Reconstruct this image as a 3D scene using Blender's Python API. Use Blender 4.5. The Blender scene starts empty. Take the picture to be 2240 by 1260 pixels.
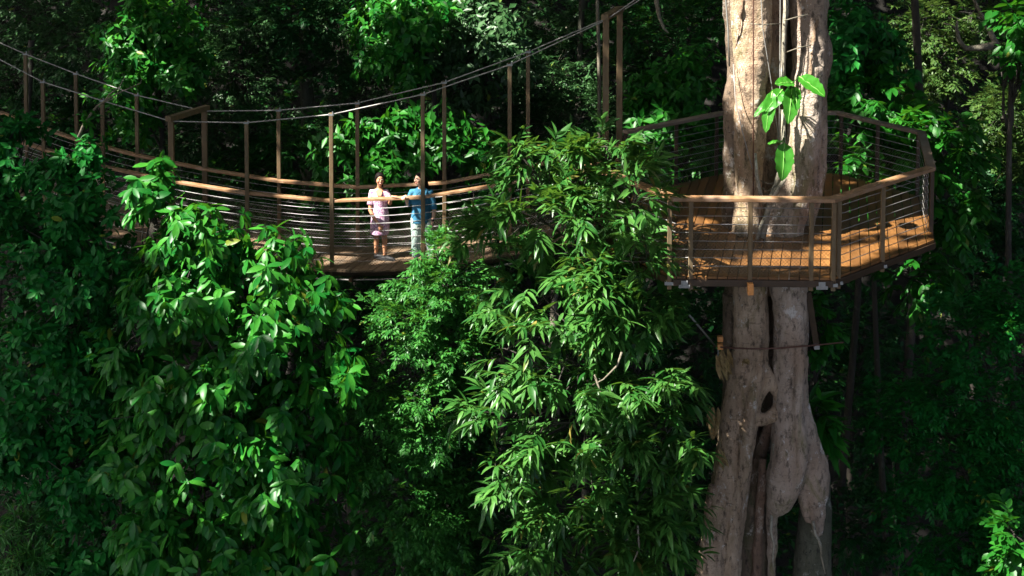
import bpy, math, random
import numpy as np
from mathutils import Vector, Matrix, Euler

random.seed(7)
rng = np.random.default_rng(11)
C = bpy.context.scene.collection
sc = bpy.context.scene
R = math.radians

# ------------------------------------------------------------------ camera frame
F, U0, PITCH = 3300.0, 1120.0, R(4)
HORIZON = -493.0
VPP = HORIZON + F * math.tan(PITCH)
ZC = 21.48                                   # camera height above the gully floor


def ray(u, v):
    dx, dy = (u - U0) / F, -(v - VPP) / F
    return Vector((dx, math.cos(PITCH) + dy * math.sin(PITCH), -math.sin(PITCH) + dy * math.cos(PITCH)))


def at(u, v, D):
    d = ray(u, v)
    return d * (D / d.y) + Vector((0, 0, ZC))


def at_z(u, v, z):
    d = ray(u, v)
    return d * ((z - ZC) / d.z) + Vector((0, 0, ZC))


def m_per_px(D):
    return D * 1.01 / F


SUN = Vector((-0.56, -0.25, 0.79)).normalized()

# ------------------------------------------------------------------ tagging, mesh building
WLOC = {}


def tag(o, label=None, cat=None, group=None, kind=None):
    if label: o['label'] = label
    if cat: o['category'] = cat
    if group: o['group'] = group
    if kind: o['kind'] = kind
    return o


def empty(name, loc, rz=0.0):
    o = bpy.data.objects.new(name, None)
    C.objects.link(o)
    o.location = loc
    o.rotation_euler = (0, 0, rz)
    o.empty_display_size = 0.2
    WLOC[o.name] = Vector(loc)
    return o


def link_mesh(name, me, mat, parent=None):
    o = bpy.data.objects.new(name, me)
    C.objects.link(o)
    if mat is not None: me.materials.append(mat)
    if parent is not None: o.parent = parent
    WLOC[o.name] = WLOC.get(parent.name, Vector()).copy() if parent is not None else Vector()
    return o


class MB:
    def __init__(s): s.v, s.f = [], []

    def add(s, vs, fs):
        b = len(s.v)
        s.v.extend([tuple(p) for p in vs])
        s.f.extend([tuple(i + b for i in q) for q in fs])
        return s

    def tube(s, pts, rads, sides=8, cap=True, lob=None):
        pts = [Vector(p) for p in pts]
        n = len(pts)
        if not hasattr(rads, '__len__'): rads = [rads] * n
        T = [(pts[min(i + 1, n - 1)] - pts[max(i - 1, 0)]).normalized() for i in range(n)]
        ref = Vector((0, 0, 1)) if abs(T[0].z) < .9 else Vector((1, 0, 0))
        nx = T[0].cross(ref).normalized()
        vs, fs = [], []
        for i in range(n):
            nx = (nx - T[i] * nx.dot(T[i])).normalized()
            ny = T[i].cross(nx)
            for k in range(sides):
                a = 2 * math.pi * k / sides
                m = 1 + lob[0] * math.sin(lob[1] * a + lob[2] + i * .10) + .5 * lob[0] * math.sin((2 * lob[1] + 1) * a - i * .16) if lob else 1
                vs.append(pts[i] + (nx * math.cos(a) + ny * math.sin(a)) * (rads[i] * m))
        for i in range(n - 1):
            for k in range(sides):
                k2 = (k + 1) % sides
                fs.append((i * sides + k, i * sides + k2, (i + 1) * sides + k2, (i + 1) * sides + k))
        if cap:
            fs.append(tuple(range(sides - 1, -1, -1)))
            fs.append(tuple((n - 1) * sides + k for k in range(sides)))
        return s.add(vs, fs)

    def bar(s, p0, p1, w, h, up=Vector((0, 0, 1)), ext=0.0):
        p0, p1 = Vector(p0), Vector(p1)
        t = (p1 - p0).normalized()
        p0, p1 = p0 - t * ext, p1 + t * ext
        x = t.cross(up)
        x = x.normalized() if x.length > 1e-4 else t.orthogonal().normalized()
        y = x.cross(t)
        vs = [p + x * (a * w / 2) + y * (b * h / 2) for p in (p0, p1) for a, b in ((-1, -1), (1, -1), (1, 1), (-1, 1))]
        return s.add(vs, [(3, 2, 1, 0), (4, 5, 6, 7), (0, 1, 5, 4), (1, 2, 6, 5), (2, 3, 7, 6), (3, 0, 4, 7)])

    def box(s, c, size):
        c = Vector(c)
        return s.bar(c - Vector((0, size[1] / 2, 0)), c + Vector((0, size[1] / 2, 0)), size[0], size[2])

    def path(s, pts, w, h):
        """mitred rectangular bar along a path, kept level"""
        pts = [Vector(p) for p in pts]
        n = len(pts)
        vs, fs = [], []
        for i in range(n):
            a = (pts[i] - pts[i - 1]) if i else (pts[1] - pts[0])
            b = (pts[i + 1] - pts[i]) if i < n - 1 else a
            a = Vector((a.x, a.y, 0)).normalized(); b = Vector((b.x, b.y, 0)).normalized()
            t = (a + b).normalized()
            x = Vector((t.y, -t.x, 0)) / max(.4, t.dot(a))
            for q, r_ in ((-1, -1), (1, -1), (1, 1), (-1, 1)):
                vs.append(pts[i] + x * (q * w / 2) + Vector((0, 0, r_ * h / 2)))
        for i in range(n - 1):
            for k in range(4):
                k2 = (k + 1) % 4
                fs.append((i * 4 + k, i * 4 + k2, i * 4 + 4 + k2, i * 4 + 4 + k))
        fs.append((3, 2, 1, 0)); fs.append(tuple((n - 1) * 4 + k for k in range(4)))
        return s.add(vs, fs)

    def prism(s, poly, z1, z0):
        n = len(poly)
        vs = [(p[0], p[1], z1) for p in poly] + [(p[0], p[1], z0) for p in poly]
        fs = [tuple(range(n)), tuple(range(2 * n - 1, n - 1, -1))]
        fs += [(i, i + n, (i + 1) % n + n, (i + 1) % n) for i in range(n)]
        return s.add(vs, fs)

    def ball(s, c, r, su=16, sv=10, rot=None):
        c = Vector(c)
        if not hasattr(r, '__len__'): r = (r, r, r)
        vs, fs = [], []
        for j in range(1, sv):
            th = math.pi * j / sv
            for i in range(su):
                ph = 2 * math.pi * i / su
                vs.append(Vector((r[0] * math.sin(th) * math.cos(ph), r[1] * math.sin(th) * math.sin(ph), r[2] * math.cos(th))))
        vs.append(Vector((0, 0, r[2]))); vs.append(Vector((0, 0, -r[2])))
        if rot is not None: vs = [rot @ p for p in vs]
        for j in range(sv - 2):
            for i in range(su):
                i2 = (i + 1) % su
                fs.append((j * su + i, (j + 1) * su + i, (j + 1) * su + i2, j * su + i2))
        t, b = len(vs) - 2, len(vs) - 1
        for i in range(su):
            i2 = (i + 1) % su
            fs.append((t, i, i2)); fs.append((b, (sv - 2) * su + i2, (sv - 2) * su + i))
        return s.add([p + c for p in vs], fs)

    def loft(s, rings, sides=20):
        """rings: (cx, cy, cz, rx, ry, wobble)"""
        vs, fs = [], []
        for r in rings:
            wob = r[5] if len(r) > 5 else 0
            for k in range(sides):
                a = 2 * math.pi * k / sides
                m = 1 + wob * math.sin(5 * a + r[2] * 9)
                vs.append((r[0] + r[3] * m * math.cos(a), r[1] + r[4] * m * math.sin(a), r[2]))
        n = len(rings)
        for i in range(n - 1):
            for k in range(sides):
                k2 = (k + 1) % sides
                fs.append((i * sides + k, i * sides + k2, (i + 1) * sides + k2, (i + 1) * sides + k))
        fs.append(tuple(range(sides))); fs.append(tuple((n - 1) * sides + k for k in range(sides - 1, -1, -1)))
        return s.add(vs, fs)

    def build(s, name, mat, parent=None, smooth=False, local=False, bevel=0.0):
        off = Vector() if (parent is None or local) else WLOC[parent.name]
        me = bpy.data.meshes.new(name)
        me.from_pydata([tuple(Vector(p) - off) for p in s.v], [], s.f)
        me.update()
        if smooth: me.polygons.foreach_set('use_smooth', [True] * len(me.polygons))
        o = link_mesh(name, me, mat, parent)
        if bevel:
            b = o.modifiers.new('edge', 'BEVEL'); b.width = bevel; b.segments = 2; b.limit_method = 'ANGLE'
        return o


def rehome(o, loc):
    """give a top-level mesh an origin at its base"""
    loc = Vector(loc)
    o.data.transform(Matrix.Translation(-loc)); o.location = loc
    WLOC[o.name] = loc
    return o


def fuse(mb, name, mat, parent, voxel, smooth=6, local=False, bumps=()):
    """several overlapping solids become one continuous skin"""
    o = mb.build(name, None, None, local=True)
    m = o.modifiers.new('v', 'REMESH'); m.mode = 'VOXEL'; m.voxel_size = voxel; m.use_smooth_shade = True
    if smooth:
        k = o.modifiers.new('s', 'SMOOTH'); k.iterations = smooth; k.factor = 0.5
    for i, (ts, st) in enumerate(bumps):
        tx = bpy.data.textures.new(name + str(i), 'CLOUDS'); tx.noise_scale = ts; tx.noise_depth = 3
        d = o.modifiers.new('d', 'DISPLACE'); d.texture = tx; d.strength = st; d.mid_level = 0.5; d.texture_coords = 'LOCAL'
    dg = bpy.context.evaluated_depsgraph_get()
    me = bpy.data.meshes.new_from_object(o.evaluated_get(dg))
    bpy.data.objects.remove(o)
    if parent is not None and not local: me.transform(Matrix.Translation(-WLOC[parent.name]))
    me.name = name
    me.polygons.foreach_set('use_smooth', [True] * len(me.polygons))
    return link_mesh(name, me, mat, parent)


# ------------------------------------------------------------------ materials
def new_mat(name):
    m = bpy.data.materials.new(name)
    m.use_nodes = True
    nt = m.node_tree
    return m, nt, nt.nodes['Principled BSDF'], nt.nodes['Material Output']


def N(nt, t, **kw):
    n = nt.nodes.new(t)
    for k, v in kw.items():
        if k.startswith('i_'): n.inputs[k[2:].replace('_', ' ')].default_value = v
        else: setattr(n, k, v)
    return n


def ramp(nt, fac, stops):
    r = nt.nodes.new('ShaderNodeValToRGB')
    e = r.color_ramp.elements
    while len(e) < len(stops): e.new(0.5)
    for k, (p, c) in enumerate(stops):
        e[k].position = p
        e[k].color = (c[0], c[1], c[2], 1) if hasattr(c, '__len__') else (c, c, c, 1)
    nt.links.new(fac, r.inputs[0])
    return r.outputs[0]


def mixc(nt, fac, a, b):
    m = nt.nodes.new('ShaderNodeMix'); m.data_type = 'RGBA'
    if hasattr(fac, 'is_linked'): nt.links.new(fac, m.inputs[0])
    else: m.inputs[0].default_value = fac
    for s, q in ((a, 6), (b, 7)):
        if hasattr(s, 'is_linked'): nt.links.new(s, m.inputs[q])
        else: m.inputs[q].default_value = (s[0], s[1], s[2], 1)
    return m.outputs[2]


def noise(nt, scale, detail=4, stretch=None, rough=.6, dist=0.0, coord='Object'):
    tc = nt.nodes.new('ShaderNodeTexCoord')
    o = tc.outputs[coord]
    if stretch:
        mp = nt.nodes.new('ShaderNodeMapping'); mp.inputs['Scale'].default_value = stretch
        nt.links.new(o, mp.inputs[0]); o = mp.outputs[0]
    n = N(nt, 'ShaderNodeTexNoise', i_Scale=scale, i_Detail=detail, i_Roughness=rough, i_Distortion=dist)
    nt.links.new(o, n.inputs['Vector'])
    return n.outputs['Fac']


def bump(nt, bs, h, strength, dist=.02):
    b = N(nt, 'ShaderNodeBump', i_Strength=strength, i_Distance=dist)
    nt.links.new(h, b.inputs['Height']); nt.links.new(b.outputs[0], bs.inputs['Normal'])


def leaf_mat(name, dark, light, rough=.42, trans=.22, tcol=None, odd=(.13, .17, .02), odd_at=.99, spec=.3):
    m, nt, bs, out = new_mat(name)
    g = nt.nodes.new('ShaderNodeNewGeometry')
    rnd = g.outputs['Random Per Island']
    mid = tuple((a + b) / 2 for a, b in zip(dark, light))
    col = ramp(nt, rnd, [(0, dark), (.55, mid), (.9, light), (odd_at, light), (min(1, odd_at + .006), odd)])
    nz = noise(nt, 9, 2)
    col2 = mixc(nt, ramp(nt, nz, [(.35, 0.0), (.75, .35)]), col, tuple(c * .6 for c in dark))
    nt.links.new(col2, bs.inputs['Base Color'])
    bs.inputs['Roughness'].default_value = rough
    bs.inputs['Specular IOR Level'].default_value = spec
    tr = nt.nodes.new('ShaderNodeBsdfTranslucent')
    t = tcol or (light[0] * 2.2 + .02, light[1] * 1.8, light[2] * .7)
    nt.links.new(mixc(nt, .6, col2, t), tr.inputs[0])
    mx = nt.nodes.new('ShaderNodeMixShader'); mx.inputs[0].default_value = trans
    nt.links.new(bs.outputs[0], mx.inputs[1]); nt.links.new(tr.outputs[0], mx.inputs[2])
    nt.links.new(mx.outputs[0], out.inputs[0])
    return m


def wood_mat(name, a, b, stretch, scale=6, rough=.6, isl=.5, bmp=.3, worn=None):
    m, nt, bs, out = new_mat(name)
    n = noise(nt, scale, 5, stretch, .65, .6)
    c = ramp(nt, n, [(.3, a), (.7, b)])
    if isl:
        g = nt.nodes.new('ShaderNodeNewGeometry')
        c = mixc(nt, ramp(nt, g.outputs['Random Per Island'], [(0, 0.0), (1, isl)]), c, tuple(x * .45 for x in a))
    if worn:
        c = mixc(nt, ramp(nt, noise(nt, 3.2, 5, None, .7), [(.48, 0.0), (.72, .75)]), c, worn)
    nt.links.new(c, bs.inputs['Base Color'])
    nt.links.new(ramp(nt, n, [(.2, rough - .12), (.8, rough + .15)]), bs.inputs['Roughness'])
    bump(nt, bs, n, bmp, .006)
    return m


def plain_mat(name, col, rough=.5, metal=0.0, var=.25, scale=12):
    m, nt, bs, out = new_mat(name)
    n = noise(nt, scale, 4)
    nt.links.new(ramp(nt, n, [(.3, tuple(c * (1 - var) for c in col)), (.7, tuple(min(1, c * (1 + var)) for c in col))]), bs.inputs['Base Color'])
    bs.inputs['Roughness'].default_value = rough
    bs.inputs['Metallic'].default_value = metal
    return m


def bark_mat(name, a, b, lichen=None, moss=None, scale=3.0, bstr=.5):
    m, nt, bs, out = new_mat(name)
    n1 = noise(nt, scale, 6, (1, 1, .35), .65, .4)
    n2 = noise(nt, scale * 6, 6, (1, 1, .45), .75)
    n3 = noise(nt, scale * 13, 4, (1, 1, 1.6), .7)
    c = ramp(nt, n1, [(.30, a), (.52, tuple((x + y) / 2 for x, y in zip(a, b))), (.72, b)])
    c = mixc(nt, ramp(nt, noise(nt, scale * .45, 4, (1, 1, .3), .6, 1.0), [(.45, 0.0), (.70, .55)]), c, (a[0] * 1.25, a[1] * .95, a[2] * .70))
    c = mixc(nt, ramp(nt, n2, [(.51, 0.0), (.64, .85)]), c, tuple(x * .22 for x in a))
    c = mixc(nt, ramp(nt, noise(nt, scale * 2.4, 5, (.7, .7, 7.0), .6, .5), [(.60, 0.0), (.70, .6)]), c, tuple(x * .35 for x in a))
    if moss: c = mixc(nt, ramp(nt, noise(nt, 1.1, 6, (1.3, 1.3, .45), .75, .8), [(.53, 0.0), (.66, .85)]), c, moss)
    if lichen:
        c = mixc(nt, ramp(nt, noise(nt, 2.6, 8, (1, 1, .7), .8), [(.57, 0.0), (.62, .85)]), c, lichen)
        c = mixc(nt, ramp(nt, noise(nt, 11, 4, None, .7), [(.66, 0.0), (.70, .8)]), c, lichen)
    nt.links.new(c, bs.inputs['Base Color'])
    bs.inputs['Roughness'].default_value = .82
    add = nt.nodes.new('ShaderNodeMath'); add.operation = 'ADD'
    ad2 = nt.nodes.new('ShaderNodeMath'); ad2.operation = 'ADD'
    nt.links.new(n1, add.inputs[0]); nt.links.new(n2, add.inputs[1])
    nt.links.new(add.outputs[0], ad2.inputs[0]); nt.links.new(n3, ad2.inputs[1])
    bump(nt, bs, ad2.outputs[0], bstr, .04)
    return m


def net_mat(name, col, cell, wire):
    """thin woven wire: real sheet, open between the wires"""
    m, nt, bs, out = new_mat(name)
    uv = nt.nodes.new('ShaderNodeUVMap')
    sp = nt.nodes.new('ShaderNodeSeparateXYZ')
    nt.links.new(uv.outputs[0], sp.inputs[0])
    res = None
    for sg in (1, -1):
        a = N(nt, 'ShaderNodeMath', operation='MULTIPLY'); a.inputs[1].default_value = sg
        nt.links.new(sp.outputs[1], a.inputs[0])
        b = N(nt, 'ShaderNodeMath', operation='ADD'); nt.links.new(sp.outputs[0], b.inputs[0]); nt.links.new(a.outputs[0], b.inputs[1])
        d = N(nt, 'ShaderNodeMath', operation='DIVIDE'); nt.links.new(b.outputs[0], d.inputs[0]); d.inputs[1].default_value = cell
        fr = N(nt, 'ShaderNodeMath', operation='FRACT'); nt.links.new(d.outputs[0], fr.inputs[0])
        lt = N(nt, 'ShaderNodeMath', operation='LESS_THAN'); nt.links.new(fr.outputs[0], lt.inputs[0]); lt.inputs[1].default_value = wire
        if res is None: res = lt
        else:
            mx = N(nt, 'ShaderNodeMath', operation='MAXIMUM'); nt.links.new(res.outputs[0], mx.inputs[0]); nt.links.new(lt.outputs[0], mx.inputs[1]); res = mx
    bs.inputs['Base Color'].default_value = (*col, 1)
    bs.inputs['Metallic'].default_value = .7
    bs.inputs['Roughness'].default_value = .4
    tr = nt.nodes.new('ShaderNodeBsdfTransparent')
    ms = nt.nodes.new('ShaderNodeMixShader')
    nt.links.new(res.outputs[0], ms.inputs[0]); nt.links.new(tr.outputs[0], ms.inputs[1]); nt.links.new(bs.outputs[0], ms.inputs[2])
    nt.links.new(ms.outputs[0], out.inputs[0])
    return m


L_BIG = leaf_mat('large_leaf', (.003, .076, .010), (.038, .185, .018), .38, .28, spec=.18)
L_OVAL = leaf_mat('oval_leaf', (.003, .072, .012), (.016, .145, .020), .44, .2, spec=.14)
L_FINE = leaf_mat('fine_leaf', (.014, .090, .014), (.048, .185, .030), .42, .28, spec=.3)
L_LANCE = leaf_mat('lance_leaf', (.010, .066, .010), (.062, .170, .032), .38, .26, spec=.28, odd=(.20, .17, .04), odd_at=.988)
L_BG = leaf_mat('forest_leaf', (.005, .050, .010), (.022, .105, .018), .48, .2, spec=.2)
L_BGP = leaf_mat('pale_forest_leaf', (.014, .056, .015), (.055, .125, .044), .40, .22, tcol=(.05, .13, .035))
L_BGY = leaf_mat('yellow_forest_leaf', (.020, .062, .010), (.065, .120, .024), .45, .28, tcol=(.11, .17, .03))
L_VIVID = leaf_mat('vivid_leaf', (.006, .072, .007), (.026, .150, .014), .42, .3, spec=.22)
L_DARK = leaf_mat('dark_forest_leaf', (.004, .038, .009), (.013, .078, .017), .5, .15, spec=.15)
L_EPI = leaf_mat('climber_leaf', (.025, .15, .012), (.05, .24, .02), .4, .35, odd=(.05, .24, .02))
L_RIB = plain_mat('pale_midrib', (.16, .36, .07), .5, 0, .1)
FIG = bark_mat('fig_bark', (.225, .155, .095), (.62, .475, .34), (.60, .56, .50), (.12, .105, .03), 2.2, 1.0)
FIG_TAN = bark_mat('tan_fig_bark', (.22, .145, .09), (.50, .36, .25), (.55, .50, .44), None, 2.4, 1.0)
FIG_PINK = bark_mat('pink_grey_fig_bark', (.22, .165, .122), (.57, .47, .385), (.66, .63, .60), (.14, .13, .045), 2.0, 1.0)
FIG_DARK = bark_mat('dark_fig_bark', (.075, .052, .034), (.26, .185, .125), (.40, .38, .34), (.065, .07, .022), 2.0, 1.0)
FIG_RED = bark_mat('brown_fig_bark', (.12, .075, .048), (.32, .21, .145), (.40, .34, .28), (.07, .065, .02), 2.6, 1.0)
HOST = bark_mat('mossy_bark', (.035, .042, .025), (.10, .10, .07), (.22, .23, .20), (.03, .055, .015), 2.5, .6)
BARK = bark_mat('dark_bark', (.015, .012, .009), (.05, .042, .03), (.085, .085, .07), (.018, .03, .01), 3.5, .5)
PALEB = bark_mat('pale_bark', (.16, .15, .11), (.36, .33, .26), (.45, .44, .38), None, 4, .4)
TWIG = bark_mat('twig_bark', (.09, .08, .055), (.22, .20, .15), None, None, 8, .3)
POST = wood_mat('post_timber', (.075, .046, .019), (.155, .104, .050), (3, 3, .4), 7, .65, 0, .4, (.13, .11, .06))
RAIL = wood_mat('rail_timber', (.16, .078, .030), (.31, .185, .095), (1.2, 1.2, 6), 5, .5, 0, .35, (.32, .22, .16))
GRAIL = wood_mat('weathered_rail_timber', (.11, .075, .05), (.22, .16, .12), (1.2, 1.2, 6), 5, .55, 0, .35, (.22, .19, .165))
DECK = wood_mat('deck_boards', (.100, .041, .010), (.24, .108, .027), (2, .35, 2), 6, .5, .7, .3)
BDECK = wood_mat('bridge_boards', (.115, .070, .040), (.25, .165, .092), (.6, 3, 3), 6, .65, .5, .3, (.12, .10, .075))
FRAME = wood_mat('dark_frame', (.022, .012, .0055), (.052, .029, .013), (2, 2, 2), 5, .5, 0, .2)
STEEL = plain_mat('wire_steel', (.24, .235, .225), .5, .3, .15)
CABLE = plain_mat('cable_steel', (.22, .215, .20), .5, .2, .2)
RUST = plain_mat('rusted_rod', (.10, .045, .03), .6, .3)
BLOCK = wood_mat('orange_block', (.42, .16, .04), (.62, .28, .08), (2, 2, 2), 7, .55, 0, .2)
FITTING = plain_mat('galvanised_fitting', (.26, .27, .27), .45, .4)
TORN = bark_mat('torn_bark', (.22, .14, .05), (.55, .40, .17), None, (.10, .11, .02), 7, .8)
NET = net_mat('woven_net', (.20, .18, .14), .055, .07)
SOIL = plain_mat('leaf_litter', (.006, .005, .003), .95, 0, .5, 4)

# ------------------------------------------------------------------ leaves
TEMPL = {
    # stations along the midrib and half-widths, fold height, droop
    'oval': ([.22, .55, .82], [.72, 1.0, .62], .22),
    'lance': ([.18, .45, .78], [.70, 1.0, .52], .30),
}


def nrm(a): return a / np.maximum(np.linalg.norm(a, axis=1, keepdims=True), 1e-9)


def leaf_arrays(P, Dv, Nv, L, W, kind, curl):
    """vertices (n, k, 3) and one leaf's faces"""
    Dv = nrm(Dv)
    Nv = nrm(Nv - Dv * np.sum(Nv * Dv, 1, keepdims=True))
    S = np.cross(Dv, Nv)
    L = L[:, None]; W = W[:, None]; cu = curl[:, None]
    if kind == 'simple':
        v = np.stack([P,
                      P + Dv * L * .45 + S * W * .5 + Nv * (W * .14 - cu * L * .15),
                      P + Dv * L * .45 - S * W * .5 + Nv * (W * .14 - cu * L * .15),
                      P + Dv * L - Nv * cu * L * .55], 1)
        return v, [(0, 2, 3), (0, 3, 1)]
    st, wd, fold = TEMPL[kind]
    vs = [P]
    for t, w in zip(st, wd):
        mid = P + Dv * L * t - Nv * cu * L * (t * t * .6)
        side = S * W * .5 * w; lift = Nv * W * .5 * w * fold
        vs += [mid + side + lift, mid, mid - side + lift]
    vs.append(P + Dv * L * .985 - Nv * cu * L * .62)
    fs = [(0, 2, 1), (0, 3, 2)]
    for k in range(2):
        a, b = 1 + 3 * k, 4 + 3 * k
        fs += [(a, a + 1, b + 1, b), (a + 1, a + 2, b + 2, b + 1)]
    fs += [(7, 8, 10), (8, 9, 10)]
    return np.stack(vs, 1), fs


def leaf_mesh(name, sets, mat, parent=None):
    V, Fi, n0 = [], [], 0
    for (P, Dv, Nv, L, W, kind, curl) in sets:
        v, fs = leaf_arrays(P, Dv, Nv, L, W, kind, curl)
        n, k, _ = v.shape
        base = (np.arange(n) * k + n0)[:, None]
        for f in fs: Fi.append(base + np.array(f)[None, :])
        V.append(v.reshape(-1, 3)); n0 += n * k
    V = np.concatenate(V)
    if parent is not None: V = V - np.array(WLOC[parent.name])[None, :]
    me = bpy.data.meshes.new(name)
    me.vertices.add(len(V)); me.vertices.foreach_set('co', V.astype(np.float32).ravel())
    tot = np.concatenate([np.full(len(q), q.shape[1], np.int32) for q in Fi])
    idx = np.concatenate([q.ravel() for q in Fi]).astype(np.int32)
    me.loops.add(len(idx)); me.loops.foreach_set('vertex_index', idx)
    me.polygons.add(len(tot))
    me.polygons.foreach_set('loop_start', np.concatenate([[0], np.cumsum(tot)[:-1]]).astype(np.int32))
    me.polygons.foreach_set('use_smooth', np.ones(len(tot), bool))
    me.update(calc_edges=True)
    return link_mesh(name, me, mat, parent)


UP = np.array([0, 0, 1.0])


def sprays(P, A, kind, n, length, width, rach, spread, droop, tmpl, curl=.3, jit=.25):
    """leafy shoots: P base points, A shoot directions -> one leaf set"""
    m = len(P)
    A = nrm(A)
    side = nrm(np.cross(A, UP[None, :] + rng.normal(0, .15, (m, 3))))
    top = np.cross(side, A)
    i = np.tile(np.arange(n), m); w = np.repeat(np.arange(m), n)
    a, s_, t_ = A[w], side[w], top[w]
    fr = (i + .5) / n
    if kind == 'whorl':
        ph = i * 2.4 + np.repeat(rng.uniform(0, 6.28, m), n)
        rad = s_ * np.cos(ph)[:, None] + t_ * np.sin(ph)[:, None]
        base = P[w] - a * (rach * (1 - fr))[:, None]
        ang = spread * (1.15 - .55 * fr)
        D = a * np.cos(ang)[:, None] + rad * np.sin(ang)[:, None]
        Nn = a * .7 + UP * .7 + rad * -.2
    else:
        sg = np.where(i % 2 == 0, 1.0, -1.0)
        sag = -UP[None, :] * (fr ** 2 * rach * droop * .6)[:, None]
        base = P[w] + a * (rach * fr)[:, None] + sag
        ang = spread * (1.1 - .6 * fr)
        D = a * np.cos(ang)[:, None] + s_ * (sg * np.sin(ang))[:, None] + t_ * .1
        Nn = t_ + UP * .4
    D = D + rng.normal(0, jit, D.shape)
    D[:, 2] -= droop
    k = m * n
    L = length * rng.uniform(.62, 1.15, k) * (np.where(kind == 'whorl', 1.0, .75 + .5 * np.sin(fr * 3.14)))
    W = L * (width / length) * rng.uniform(.8, 1.2, k)
    keep = rng.random(k) > .06
    return tuple(x[keep] for x in (base, D, Nn + rng.normal(0, .2, D.shape), L, W)) + (tmpl, (curl * rng.uniform(.2, 1.7, k))[keep])


SPEC = {
    'big': dict(kind='whorl', n=8, length=.295, width=.104, rach=.12, spread=1.15, droop=.95, tmpl='oval', curl=.34),
    'oval': dict(kind='whorl', n=7, length=.20, width=.085, rach=.12, spread=1.1, droop=.35, tmpl='oval', curl=.25),
    'lance': dict(kind='pinnate', n=11, length=.29, width=.066, rach=.38, spread=.95, droop=.26, tmpl='lance', curl=.5),
    'fine': dict(kind='pinnate', n=10, length=.108, width=.042, rach=.22, spread=.95, droop=.35, tmpl='simple', curl=.3),
    'small': dict(kind='pinnate', n=10, length=.145, width=.064, rach=.32, spread=1.0, droop=.35, tmpl='simple', curl=.3),
    'mid': dict(kind='whorl', n=7, length=.26, width=.12, rach=.16, spread=1.2, droop=.6, tmpl='simple', curl=.3),
    'hang': dict(kind='pinnate', n=9, length=.25, width=.11, rach=.40, spread=1.0, droop=.7, tmpl='oval', curl=.3),
    'needle': dict(kind='whorl', n=14, length=.26, width=.030, rach=.22, spread=1.1, droop=.10, tmpl='simple', curl=.3),
}


def ground_z(x, y):
    z = 0.0
    h = 30 + 1.6 * math.sin(x * .21) - .02 * x
    if y > h: z += (y - h) * .80
    if x < -14: z += (-14 - x) * .5
    if x > 20: z += (x - 20) * .5
    return z + .35 * math.sin(x * .9 + y * .5) + .25 * math.sin(x * .37 - y * 1.1) - .3


def crown_points(blobs, n, clumps, tight, fill, hidden):
    """shoot positions and directions: leaf clumps scattered over lumpy volumes"""
    P, A = [], []
    vol = np.array([b[1][0] * b[1][2] for b in blobs]); vol = vol / vol.sum()
    for (c, r), share in zip(blobs, vol):
        m = max(12, int(n * share))
        c = np.array(c); r = np.array(r)
        k = max(5, int(clumps * (share * len(blobs)) ** .5))
        cd = nrm(rng.normal(0, 1, (k, 3)) + np.array([0, -.25, .12]))
        cr = rng.uniform(.55, 1.02, (k, 1))
        cc = cd * cr
        w = rng.integers(0, k, m)
        p = cc[w] + rng.normal(0, tight, (m, 3)) * rng.uniform(.6, 1.3, (k, 1))[w]
        f = rng.random(m) < fill
        p[f] = nrm(rng.normal(0, 1, (f.sum(), 3))) * rng.uniform(.2, .95, (f.sum(), 1))
        back = (p[:, 1] > .25) & (rng.random(m) < hidden)
        p = p[~back]
        d = nrm(p * np.array([1, 1, .8])) + np.array([0, -.1, .25]) + rng.normal(0, .35, p.shape)
        P.append(c + p * r); A.append(d)
    return np.concatenate(P), np.concatenate(A)


def blob(u, v, D, ru, ry, rv):
    k = m_per_px(D)
    return (at(u, v, D), (ru * k, ry, rv * k))


def bend(p0, p1, n, amp):
    p0, p1 = Vector(p0), Vector(p1)
    L = (p1 - p0).length
    out = []
    o = Vector((random.uniform(-1, 1), random.uniform(-1, 1), random.uniform(-.5, .5))) * amp * L
    o2 = Vector((random.uniform(-1, 1), random.uniform(-1, 1), random.uniform(-.5, .5))) * amp * .5 * L
    for i in range(n):
        t = i / (n - 1)
        out.append(p0.lerp(p1, t) + o * math.sin(math.pi * t) + o2 * math.sin(2 * math.pi * t))
    return out


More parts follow.
